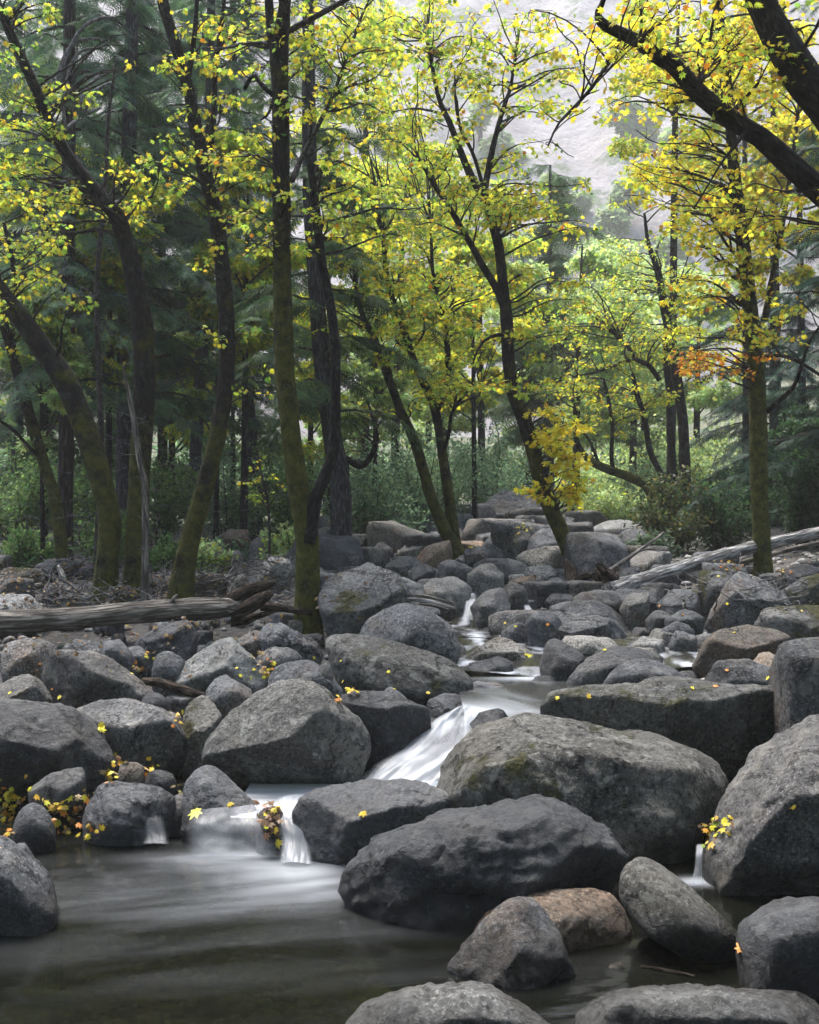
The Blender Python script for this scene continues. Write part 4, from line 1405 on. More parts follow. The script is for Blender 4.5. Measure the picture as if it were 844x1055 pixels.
    def done(s, twig=TWIG, leaf=LEAF, crown='crown'):
        if s.twigs.n: tag(s.twigs.build('twigs', twig, s.root, s.base, tex=True), kind='stuff')
        if s.crown.n: s.crown.build(crown, leaf, s.root, s.base, smooth=False, col=True)
        return s


def foot(px, d):
    x = (px - CX) / F * d
    return np.array([x, d, float(ground_z(np.array([x]), np.array([d]))[0])])


# ------------------------------------------------------------------ the maples named by their trunks
t = Tree('maple_tree', 'mossy dark maple in the middle left, forked low into one thick and one thin stem', foot(316, 9.5), 101)
t.stem('trunk', [(317, 652, 31), (317, 610, 27), (316, 552, 26), (309, 510, 24), (299, 440, 22), (293, 368, 22), (291, 300, 21), (290, 200, 20), (289, 100, 19), (288, 55, 21), (293, 10, 14), (300, -60, 12), (306, -200, 8)], 9.5, mat=BARK_MOSS_HIGH, flare=True)
t.stem('limb', [(318, 560, 16), (325, 515, 15), (334, 492, 13), (344, 462, 12), (346, 410, 11), (345, 350, 11), (338, 300, 10), (331, 265, 10), (324, 200, 9), (318, 160, 7)], 9.45, mat=BARK)
t.stem('limb', [(287, 62, 14), (279, 35, 10), (277, 0, 10), (272, -80, 8)], 9.5, mat=BARK)
t.stem('limb', [(301, 186, 7), (310, 165, 6), (335, 115, 5), (352, 75, 4), (375, 10, 3)], 9.5, 10.2, mat=TWIG, sides=8)
t.stem('limb', [(281, 98, 6), (270, 88, 5), (261, 77, 5), (252, 92, 5)], 9.4, mat=BARK, sides=8)
t.stem('limb', [(281, 105, 4), (276, 118, 3), (268, 124, 2)], 9.4, mat=BARK, sides=6)
for a in ((330, 60, 60, 60, 9.8, 6, 7), (318, 185, 45, 70, 9.2, 5, 6), (255, 160, 45, 60, 9.6, 5, 6), (375, 90, 55, 80, 10, 7, 7), (300, 260, 50, 40, 9.3, 3, 5), (380, 200, 60, 60, 10, 6, 7), (240, 40, 50, 40, 9.8, 4, 6), (350, 15, 70, 40, 10, 6, 7), (330, -90, 160, 60, 9.5, 8, 10)):
    t.cloud(*a, mix=AUTUMN, size=.085)
t.done()

t = Tree('maple_tree', 'maple at the left with a long grey limb slanting up to the top left corner', foot(140, 11.3), 102)
t.stem('trunk', [(139, 618, 27), (141, 560, 25), (145, 470, 24), (149, 400, 24), (147, 340, 24), (141, 300, 22), (133, 262, 20), (124, 232, 20)], 11.3, mat=BARK_MOSS, flare=True)
t.stem('limb', [(128, 245, 18), (121, 224, 18), (107, 206, 16), (86, 181, 15), (67, 156, 14), (50, 125, 13), (36, 90, 12), (20, 55, 11), (4, 18, 10), (-14, -30, 9), (-30, -120, 7)], 11.3, 11.0, mat=BARK)
for a in ((30, 45, 50, 60, 11, 6, 6, AUTUMN_GREEN), (15, 150, 45, 60, 11, 6, 6, AUTUMN_GREEN), (95, 205, 60, 35, 11, 6, 6, AUTUMN), (30, 210, 60, 40, 11.4, 7, 6, AUTUMN), (60, 100, 50, 40, 11.2, 4, 5, AUTUMN_GREEN), (150, 200, 40, 50, 11, 4, 5, AUTUMN), (142, 60, 14, 36, 10.9, 3, 5, [(YEL, 1)])):
    t.cloud(*a[:7], mix=a[7], size=.09)
t.done()

t = Tree('maple_tree', 'thick mossy maple at the left bending up to the left edge', foot(108, 11.2), 103)
t.stem('trunk', [(108, 622, 27), (110, 580, 25), (113, 535, 25), (103, 490, 25), (92, 455, 25), (81, 425, 26), (66, 390, 26), (46, 362, 24), (22, 328, 22), (0, 300, 20), (-30, 255, 18), (-60, 180, 16), (-80, 60, 13)], 11.2, mat=BARK_MOSS, flare=True)
for a in ((20, 250, 50, 50, 11, 5, 6, AUTUMN), (40, 300, 60, 30, 10.8, 3, 6, AUTUMN_GREEN)):
    t.cloud(*a[:7], mix=a[7], size=.085)
t.done()

t = Tree('maple_tree', 'tall curved mossy maple standing alone between the left cluster and the forked tree', foot(188, 11.3), 104)
t.stem('trunk', [(186, 618, 27), (190, 585, 24), (198, 548, 22), (206, 520, 21), (217, 480, 20), (226, 440, 19), (233, 395, 18), (234, 350, 18), (230, 285, 18), (222, 220, 17), (212, 180, 17), (203, 138, 16), (195, 95, 14), (187, 68, 13), (176, 30, 13), (167, -5, 12), (158, -100, 9), (150, -260, 6)], 11.3, mat=BARK_MOSS, flare=True)
t.stem('limb', [(214, 185, 8), (220, 120, 7), (222, 70, 6), (229, 20, 5), (234, -30, 4)], 11.3, 11.6, mat=BARK, sides=9)
t.stem('limb', [(193, 85, 7), (200, 40, 6), (203, 0, 5), (205, -60, 4)], 11.3, mat=BARK, sides=9)
for a in ((205, 60, 40, 60, 11.2, 6, 6), (198, 140, 45, 40, 11, 6, 6), (232, 190, 40, 50, 11.3, 4, 6), (175, 185, 40, 30, 11, 3, 6), (215, 250, 40, 40, 11, 3, 6), (175, 60, 30, 40, 11, 3, 4), (228, 20, 50, 40, 11.5, 5, 6), (210, -80, 130, 60, 11.3, 6, 9), (240, 350, 30, 30, 11, 2, 4), (262, 385, 30, 20, 11, 2, 4)):
    t.cloud(*a, mix=AUTUMN, size=.09)
t.done()

t = Tree('maple_tree', 'twin stemmed maple growing from the orange tan boulder in the creek bed', foot(471, 15.5), 105)
t.stem('trunk', [(473, 580, 18), (469, 566, 16), (458, 545, 14), (444, 511, 13), (431, 466, 12), (421, 440, 11), (411, 418, 10), (397, 380, 9), (386, 350, 8), (372, 320, 6), (365, 280, 5)], 15.5, mat=BARK_MOSS, flare=True, sides=12)
t.stem('limb', [(470, 568, 14), (465, 530, 13), (457, 475, 11), (449, 425, 10), (437, 395, 9), (426, 370, 8), (413, 330, 7), (400, 292, 6), (394, 240, 4)], 15.6, mat=BARK_MOSS, sides=12)
t.stem('limb', [(449, 425, 8), (458, 405, 7), (462, 380, 7), (459, 340, 6), (453, 310, 5), (446, 280, 4), (444, 230, 3)], 15.6, mat=BARK, sides=10)
t.stem('limb', [(455, 470, 5), (462, 450, 4), (466, 425, 4), (480, 405, 3), (495, 395, 2)], 15.6, 15.2, mat=BARK, sides=8)
for a in ((395, 200, 60, 110, 16, 11, 7), (440, 270, 70, 80, 15.6, 12, 7), (420, 340, 80, 50, 15.2, 10, 7), (440, 400, 70, 30, 15., 8, 7), (380, 290, 50, 90, 15.4, 8, 7), (480, 330, 50, 60, 15, 6, 7), (400, 110, 60, 60, 16, 8, 7), (495, 370, 40, 30, 15, 4, 6), (340, 300, 30, 60, 15.4, 3, 5)):
    t.cloud(*a, mix=AUTUMN, size=.105, step=.085)
t.done()

t = Tree('maple_tree', 'leaning mossy maple with bright yellow leaves by the root wad in mid picture', foot(600, 13.4), 106)
t.stem('trunk', [(600, 594, 22), (590, 572, 20), (577, 545, 18), (564, 515, 18), (553, 480, 17), (546, 450, 17), (537, 425, 16), (528, 400, 15), (524, 370, 14), (522, 330, 14), (519, 300, 12), (514, 255, 11), (506, 225, 10), (498, 203, 10), (486, 183, 9), (477, 162, 8), (464, 128, 7), (452, 100, 5), (440, 40, 4)], 13.4, mat=BARK_MOSS, flare=True)
t.stem('limb', [(498, 203, 8), (505, 165, 7), (512, 135, 6), (520, 108, 5), (527, 85, 4), (535, 30, 3)], 13.4, 13.6, mat=BARK, sides=9)
t.stem('limb', [(522, 322, 10), (512, 298, 9), (498, 275, 8), (487, 255, 7), (477, 238, 7), (462, 212, 6), (447, 190, 5), (430, 160, 3)], 13.4, 13.2, mat=BARK_MOSS, sides=10)
t.stem('limb', [(500, 200, 5), (488, 160, 4), (474, 130, 4), (468, 90, 3)], 13.4, mat=BARK, sides=8)
t.stem('limb', [(520, 345, 6), (508, 346, 4), (495, 355, 3), (487, 375, 2)], 13.3, mat=BARK, sides=8)
for a in ((500, 60, 80, 60, 13.6, 12, 7), (455, 130, 70, 80, 13.2, 11, 7), (555, 130, 60, 80, 13.5, 9, 7), (480, 215, 80, 50, 13.2, 10, 7), (540, 210, 60, 50, 13.4, 6, 7), (540, 300, 55, 50, 13.4, 5, 6), (440, 40, 60, 60, 13.8, 9, 7), (560, 370, 45, 40, 13.2, 5, 6)):
    t.cloud(*a, mix=AUTUMN, size=.10, step=.085)
for a in ((580, 472, 30, 48, 12.9, 11, 7), (590, 510, 26, 22, 12.9, 6, 6), (556, 500, 20, 20, 13., 5, 6), (568, 445, 28, 25, 13., 7, 7)):
    t.cloud(*a, mix=[(YEL, 6), (GOLD, 1.2), (YG, 1)], size=.125, step=.07)
t.done()

t = Tree('maple_tree', 'straight tall mossy tree on the right standing in front of the silver log', foot(787, 13.0), 107)
t.stem('trunk', [(787, 600, 22), (785, 560, 19), (782, 492, 19), (781, 430, 19), (779, 385, 18), (775, 340, 17), (771, 300, 16), (766, 255, 15), (761, 215, 14), (756, 170, 13), (752, 120, 12), (746, 60, 11), (739, 0, 11), (732, -90, 9), (728, -240, 6)], 13., mat=BARK_MOSS_HIGH, flare=True)
t.stem('limb', [(788, 330, 8), (793, 300, 7), (800, 265, 6), (808, 220, 6), (815, 175, 5), (822, 120, 4)], 13.1, 12.6, mat=TWIG, sides=9)
t.stem('limb', [(788, 425, 7), (800, 415, 6), (818, 398, 5), (828, 370, 4), (835, 350, 3), (850, 330, 3)], 13., 12.5, mat=BARK, sides=8)
t.stem('limb', [(782, 370, 5), (800, 366, 4), (822, 372, 4), (850, 390, 3)], 13., 12.5, mat=BARK, sides=8)
for a in ((740, 50, 80, 55, 12.8, 11, 7), (700, 180, 70, 50, 12.6, 9, 7), (800, 110, 60, 70, 12.8, 9, 7), (740, 230, 70, 40, 12.6, 8, 7), (800, 220, 50, 60, 12.6, 8, 7), (720, 280, 60, 40, 12.6, 7, 7), (800, 310, 40, 50, 12.6, 6, 6), (740, 345, 60, 30, 12.5, 4, 6), (680, 90, 60, 60, 12.8, 8, 7)):
    t.cloud(*a, mix=AUTUMN_GOLD, size=.10, step=.085)
t.cloud(735, 372, 60, 16, 12.7, 5, 6, mix=[(ORA, 3), (GOLD, 1), (YEL, 1)], size=.085)
t.done()

t = Tree('maple_tree', 'big dark tree outside the right edge, its two thick limbs cross the top right corner', foot(1010, 7.2), 108)
t.stem('trunk', [(1010, 820, 62), (1000, 700, 52), (985, 560, 48), (960, 420, 46), (930, 290, 44), (895, 190, 42), (856, 118, 40), (828, 82, 40), (808, 48, 37), (792, 18, 33), (775, -20, 32), (745, -100, 28), (720, -220, 20)], 7.2, mat=BARK_DARK, flare=True, sides=18)
t.stem('limb', [(925, 285, 34), (890, 238, 32), (844, 196, 28), (815, 170, 25), (785, 143, 23), (752, 122, 21), (722, 98, 20), (695, 68, 18), (677, 57, 19), (660, 44, 15), (640, 34, 13), (622, 25, 12), (616, 14, 8), (622, 0, 6), (626, -30, 5)], 7.2, 6.9, mat=BARK_DARK)
t.stem('limb', [(638, 42, 5), (628, 60, 5), (614, 85, 4), (594, 108, 4), (575, 128, 3), (565, 150, 2)], 6.9, 6.6, mat=BARK_DARK, sides=8)
t.stem('limb', [(768, 135, 5), (758, 150, 4), (745, 165, 3), (730, 190, 2), (715, 215, 2)], 7., 6.7, mat=BARK_DARK, sides=8)
t.stem('limb', [(720, 95, 5), (728, 60, 4), (735, 20, 3), (738, -30, 3)], 7., 7.2, mat=TWIG, sides=8)
t.stem('limb', [(659, 42, 4), (661, 20, 3), (658, -20, 3)], 6.9, mat=TWIG, sides=8)
for a in ((650, 30, 90, 40, 6.9, 8, 5), (700, 60, 90, 60, 7, 10, 5), (600, 110, 40, 60, 6.8, 3, 4), (780, 60, 60, 60, 7.2, 7, 5), (700, 170, 50, 50, 6.9, 4, 4), (800, 240, 50, 50, 7.2, 4, 5), (830, 60, 40, 60, 7.4, 5, 5), (780, -80, 160, 60, 7.2, 8, 9)):
    t.cloud(*a, mix=AUTUMN_GOLD, size=.075, step=.07)
t.done(TWIG)

# the small oaks and alders on the far right shore
t = Tree('alder_tree', 'dark leaning tree with a double trunk at the far right shore, orange tinged leaves', foot(700, 21.), 109)
t.stem('trunk', [(706, 545, 16), (706, 500, 14), (704, 440, 12), (699, 400, 12), (692, 350, 11), (685, 320, 10), (678, 280, 8), (668, 250, 5), (664, 220, 3)], 21., mat=BARK, flare=True, sides=10)
t.stem('limb', [(694, 540, 10), (695, 500, 9), (691, 450, 9), (690, 410, 8), (686, 360, 8), (690, 320, 6), (700, 290, 4)], 21.3, mat=BARK, sides=9)
t.stem('limb', [(688, 505, 8), (682, 490, 7), (670, 465, 7), (664, 430, 6), (657, 408, 6), (652, 385, 4)], 20.6, mat=BARK, sides=8)
t.stem('limb', [(680, 392, 6), (668, 376, 6), (655, 370, 5), (648, 358, 5), (640, 350, 4)], 20.6, mat=BARK, sides=8)
t.stem('limb', [(652, 370, 4), (630, 378, 4), (612, 384, 3), (590, 388, 2)], 20.6, mat=BARK, sides=8)
for a in ((650, 370, 70, 50, 20.6, 11, 8, AUTUMN), (610, 390, 50, 30, 20.4, 6, 7, AUTUMN), (680, 300, 70, 50, 21, 9, 8, AUTUMN_GREEN), (640, 310, 60, 50, 21, 8, 8, AUTUMN_GREEN), (720, 370, 50, 30, 20.6, 5, 8, AUTUMN_GOLD), (690, 240, 60, 40, 21, 6, 8, AUTUMN_GREEN), (600, 330, 50, 40, 21, 6, 8, AUTUMN_GREEN)):
    t.cloud(*a[:7], mix=a[7], size=.11, step=.1, shape='clump')
t.done()

t = Tree('alder_tree', 'low tree with a limb growing sideways to the left over the far right shore', foot(672, 20.), 110)
t.stem('trunk', [(676, 530, 12), (668, 503, 11), (650, 492, 11), (628, 484, 10), (610, 476, 9), (600, 466, 7), (594, 452, 6), (592, 420, 4)], 20., mat=BARK_MOSS, flare=True, sides=9)
t.stem('limb', [(632, 484, 5), (630, 470, 5), (631, 440, 4), (627, 412, 4), (622, 390, 3)], 20., mat=BARK, sides=8)
t.stem('limb', [(618, 480, 4), (608, 455, 3), (598, 440, 3), (594, 425, 2)], 20., mat=BARK, sides=7)
for a in ((605, 410, 50, 30, 20, 6, 7), (640, 420, 40, 30, 20, 4, 7)):
    t.cloud(*a, mix=AUTUMN, size=.11, step=.1, shape='clump')
t.done()

# the dead pole leaning on the left cluster
t = Tree('dead_tree', 'bare grey dead pole with broken tip among the left maples', foot(149, 10.9), 111)
t.stem('trunk', [(149, 620, 11), (150, 560, 8), (149, 500, 8), (145, 480, 7), (139, 440, 7), (134, 410, 6), (129, 388, 4), (126, 374, 1)], 10.9, mat=DEADWOOD, sides=10, flare=True)
t.bare(12, .9, 2.6, .22, TWIG_PALE, .006)
t.done()

t = Tree('maple_tree', 'dark slim trunk leaning left at the left edge behind the thick mossy maple', foot(60, 14.), 112)
t.stem('trunk', [(66, 590, 15), (58, 520, 14), (46, 480, 13), (28, 420, 13), (12, 360, 12), (0, 320, 12), (-20, 250, 10)], 14., mat=BARK_MOSS, flare=True, sides=10)
t.stem('limb', [(44, 475, 5), (28, 458, 4), (10, 440, 4), (-15, 425, 3)], 14., 13.6, mat=BARK, sides=7)
t.stem('limb', [(8, 345, 6), (15, 300, 5), (12, 262, 5), (4, 230, 4)], 14., 14., mat=BARK, sides=7)
for a in ((30, 330, 60, 50, 14, 6, 6), (20, 260, 60, 40, 14, 7, 6)):
    t.cloud(*a, mix=AUTUMN, size=.1)
t.done()

# ------------------------------------------------------------------ conifers
FIRG = [((.065, .125, .07), 3), ((.095, .165, .075), 2), ((.125, .21, .08), 1), ((.045, .09, .055), 2)]
CEDG = [((.05, .10, .04), 2), ((.08, .14, .05), 2), ((.11, .17, .06), 1)]


def conifer(label, stem_pts, d, z0, top, reach, mat, seed, mix=FIRG, dens=1., drop=.3, dead=10, name='fir_tree', z_in=None, bare_mat=TWIG_PALE, sides=12, group=None, scale=1.):
    t = Tree(name, label, foot(stem_pts[0][0], d), seed, group)
    t.stem('trunk', stem_pts, d, mat=mat, flare=True, sides=sides, lump=.05)
    S, R = t.skel[0], t.skr[0]
    rr = t.rr
    z = z0
    k = 0
    acc = []
    while z < top:
        i = np.abs(S[:, 2] - z).argmin()
        a = S[i]
        f = (top - z) / max(top - z0, .1)
        L = reach * (.25 + .75 * f ** .8) * rr.uniform(.65, 1.15)
        th = k * 2.399 + rr.uniform(-.4, .4)
        dr = np.array([math.cos(th), math.sin(th), 0])
        n = max(6, int(L / .14))
        u = np.linspace(0, 1, n)[:, None]
        M = a + dr * L * u + np.array([0, 0, 1]) * (L * (.18 * u - (.18 + drop) * u ** 2))
        M += np.cumsum(rr.normal(size=(n, 3)) * .02, 0)
        tube(t.twigs, M, np.linspace(.012 + .006 * L, .003, n), 5, 0)
        sd = np.array([-dr[1], dr[0], 0])
        tl = M[-1] - M[-2]
        for j in range(1, n):
            for sg in (-1, 1):
                m = rr.integers(1, 3) if dens >= 1 else int(rr.random() < dens) + 0
                for q in range(m):
                    ln = (.22 + .42 * (1 - j / n) * min(L, 2) / 2) * rr.uniform(.6, 1.2) * scale
                    dd = unit(dr * rr.uniform(.4, 1.1) + sg * sd * rr.uniform(.3, 1) + np.array([0, 0, -.25 - drop * rr.uniform(.2, 1.5)]) + rr.normal(size=3) * .15)
                    c0 = colours(1, mix, rr, .2)
                    b = M[j] + rr.normal(size=3) * .03
                    acc.append((b, dd, np.array([0, 0, 1]) + rr.normal(size=3) * .35, ln, c0[0]))
                    e = b + dd * ln * .55
                    for s2 in (-1, 1):
                        d2 = unit(dd + s2 * .8 * unit(np.cross(dd, [0, 0, 1.])) + rr.normal(size=3) * .2 - np.array([0, 0, .2]))
                        acc.append((b + dd * ln * rr.uniform(.2, .6), d2, np.array([0, 0, 1]) + rr.normal(size=3) * .4, ln * .62, c0[0] * rr.uniform(.8, 1.2)))
        z += rr.uniform(.10, .24) * (1.2 if dens >= 1 else 1.) * (1 + (z > top * .6) * .6)
        k += 1
    put_leaves(t.crown, *[np.array([q[j] for q in acc]) for j in range(5)], 'spray', .25)
    if dead: t.bare(dead, 1.0, max(z0 + 1.2, 2.4), reach * .75, bare_mat, .007, -.05)
    t.done(TWIG, NEEDLE)
    return t


def straight(px, yb, w, ytop, lean=0.):
    return [(px, yb + 6, w * 1.1)] + [(px + lean * k / 5, yb + (ytop - yb) * k / 5, w * (1 - .8 * k / 5)) for k in range(1, 6)]


conifer('red barked cedar trunk second from the left edge', [(66, 588, 20), (67, 520, 18), (69, 420, 17), (70, 300, 16), (71, 150, 15), (72, 0, 13), (74, -420, 8)], 15., 3.4, 14.5, 2.3, BARK_CEDAR, 201, drop=.4, dead=16, name='cedar_tree', dens=.75)
conifer('pale grey barked fir behind the slanting limb of the left maple', [(128, 578, 20), (128, 480, 18), (129, 350, 17), (132, 200, 17), (134, 100, 16), (136, 0, 14), (138, -440, 8)], 17.5, 3.4, 17., 3.0, BARK_FIR, 202, drop=.3, dead=18, dens=1.)
conifer('slim dark fir just left of the tall curved maple', [(197, 560, 15), (201, 480, 14), (207, 380, 14), (213, 280, 13), (216, 150, 12), (218, -50, 9), (220, -440, 5)], 20., 4.0, 19., 2.8, BARK_FIR, 203, dead=16, dens=.7)
conifer('forked dark fir between the curved maple and the forked mossy tree', [(265, 562, 16), (262, 500, 14), (258, 440, 14), (253, 380, 12), (247, 330, 10), (243, 200, 9), (240, 0, 7), (238, -420, 4)], 22., 4.2, 20., 3.0, BARK_DARK, 204, dead=16, dens=.75)
conifer('thick fir directly behind the forked mossy tree', [(351, 592, 26), (351, 540, 24), (350, 495, 23), (341, 440, 21), (333, 380, 20), (326, 300, 18), (320, 200, 17), (318, 80, 15), (318, -60, 12), (318, -360, 6)], 14.7, 3.0, 13., 1.7, BARK_FIR, 205, CEDG, dead=8, dens=1.)
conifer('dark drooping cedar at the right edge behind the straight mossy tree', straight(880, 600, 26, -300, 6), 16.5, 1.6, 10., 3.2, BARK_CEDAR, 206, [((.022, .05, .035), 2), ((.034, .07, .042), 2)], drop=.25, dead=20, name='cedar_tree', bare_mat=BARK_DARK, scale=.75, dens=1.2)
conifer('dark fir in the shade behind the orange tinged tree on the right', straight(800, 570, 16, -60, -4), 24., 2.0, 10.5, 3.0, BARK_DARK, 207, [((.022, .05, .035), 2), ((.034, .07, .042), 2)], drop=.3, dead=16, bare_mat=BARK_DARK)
conifer('lone fir standing in the open middle distance below the cliff', straight(565, 540, 14, 170, 2), 36., 4.5, 13.6, 3.6, BARK_FIR, 208, CEDG, dead=12, dens=1., scale=1.9)
conifer('tall fir at the far left edge behind the leaning slim trunk', straight(18, 570, 14, -420, 3), 24., 3.2, 21., 3.4, BARK_FIR, 209, dead=12, scale=1.25, dens=.9)
conifer('shadowy fir filling the gap behind the grey barked fir', straight(168, 560, 12, -360, -3), 28., 4., 23., 3.8, BARK_DARK, 210, dead=10, scale=1.4, dens=.8)

# bare grey arched branches hanging in the fir shade at the left
t = Tree('dead_tree', 'leafless grey sapling with arched pale branches in the fir shade at the left', foot(100, 13.), 215)
t.stem('trunk', [(100, 585, 8), (104, 450, 7), (100, 300, 6), (108, 200, 5), (112, 120, 4), (120, 60, 3)], 13., mat=TWIG, sides=7)
for pts in ([(68, 130, 2), (62, 80, 3), (80, 35, 3), (100, 20, 3), (118, 18, 2)], [(56, 105, 2), (60, 75, 3), (75, 45, 3), (100, 40, 2), (110, 45, 2)], [(66, 105, 2), (72, 70, 3), (85, 52, 2), (108, 50, 2)], [(82, 110, 2), (88, 92, 3), (102, 78, 2)], [(88, 115, 2), (97, 95, 3), (115, 85, 2)], [(68, 133, 3), (80, 122, 2)], [(90, 116, 3), (104, 111, 2)]):
    t.stem('limb', [(q[0], q[1], q[2] * 1.5) for q in pts], 12.6, 12.9, mat=TWIG_PALE, sides=6, lump=0)
t.bare(22, 1.2, 5.5, 1.0, TWIG_PALE, .006)
t.done()

# dead snag arms beside the thick fir
t = Tree('dead_tree', 'short dead snag with crooked dark arms right of the thick fir', foot(362, 15.4), 216)
t.stem('trunk', [(358, 590, 12), (357, 530, 11), (355, 480, 10), (358, 474, 9), (372, 480, 8), (382, 470, 7), (388, 452, 6), (384, 430, 4), (378, 412, 2)], 15.4, mat=BARK_DARK, sides=9, flare=True)
t.stem('limb', [(358, 478, 6), (352, 465, 5), (345, 450, 3)], 15.4, mat=BARK_DARK, sides=7)
t.bare(8, 1.5, 3., .5, BARK_DARK, .008)
t.done()
# ------------------------------------------------------------------ trees of the middle distance
GREENS = [((.09, .17, .05), 2), ((.14, .23, .07), 2), ((.20, .28, .08), 1)]
PALEG = [((.40, .50, .21), 2), ((.33, .45, .18), 2), ((.50, .58, .19), 1), ((.55, .60, .08), .6)]
YELG = [(YG, 3), (LIME, 2), (YEL, 3), ((.22, .32, .07), 1)]
WILLOW = [((.18, .27, .14), 3), ((.24, .34, .17), 2), ((.12, .20, .10), 2)]
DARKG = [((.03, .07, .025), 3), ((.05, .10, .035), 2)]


def broadleaf(label, px, d, ytop, ybot, rx, mix, n, seed, name='alder_tree', size=.15, tw=10, lean=0., group=None):
    """a tree of the middle distance: trunk, limbs reaching into separate leafy pads"""
    t = Tree(name, label, foot(px, d), seed, group)
    zb = CAMH - (ybot - CY) / F * d
    yf = CY + (CAMH - t.base[2]) * F / d
    t.stem('trunk', [(px, yf + 4, tw * 1.2), (px + lean * .3, .5 * (yf + ybot), tw), (px + lean * .6, .4 * ytop + .6 * ybot, tw * .7), (px + lean, ytop + .22 * (ybot - ytop), tw * .2)], d, mat=BARK, flare=True, sides=9)
    rr = t.rr
    n = int(n * 2.6)
    pads = max(16, int(n / 420))
    acc = []
    for k in range(pads):
        v = unit(rr.normal(size=3)) * rr.random() ** .35
        cx, cy = px + lean * .8 + v[0] * rx, .5 * (ytop + ybot) - v[2] * .5 * (ybot - ytop)
        c = at(cx, cy, d + v[1] * rx * d / F)
        a, ra = t.attach(c - np.array([0, 0, .3]))
        M = wander(a, c, 9, rr, .06, .08)
        tube(t.twigs, M, np.linspace(min(ra * .6, .03), .006, 9), 5, 0)
        e = np.array([rx, rx, rx * .45]) * d / F * rr.uniform(.24, .42)
        for j in range(5):
            q = c + e * unit(rr.normal(size=3)) * .8
            tube(t.twigs, wander(M[-3], q, 6, rr, .08), np.linspace(.008, .002, 6), 4, 0, cap=False)
        m = int(n / pads * rr.uniform(.6, 1.4))
        u = unit(rr.normal(size=(m, 3))) * rr.random((m, 1)) ** .38
        P = c + e * u
        P = P + .35 * e * np.stack([noise(P * 1.7 / max(e[0], .2) + 5), noise(P * 1.7 / max(e[0], .2) + 25), noise(P * 1.7 / max(e[0], .2) + 45)], 1)
        tip = u * [1, 1, .3] + rr.normal(size=(m, 3)) * .6 - [0, 0, .35]
        nr = np.array([0, 0, .8]) + rr.normal(size=(m, 3)) * .55
        tone = rr.uniform(.8, 1.2)
        acc.append((P, tip, nr, size * rr.uniform(.5, 1.2, m), colours(m, mix, rr, .22) * tone))
    put_leaves(t.crown, *[np.concatenate([q[j] for q in acc]) for j in range(5)], 'clump', .25)
    t.done()
    return t


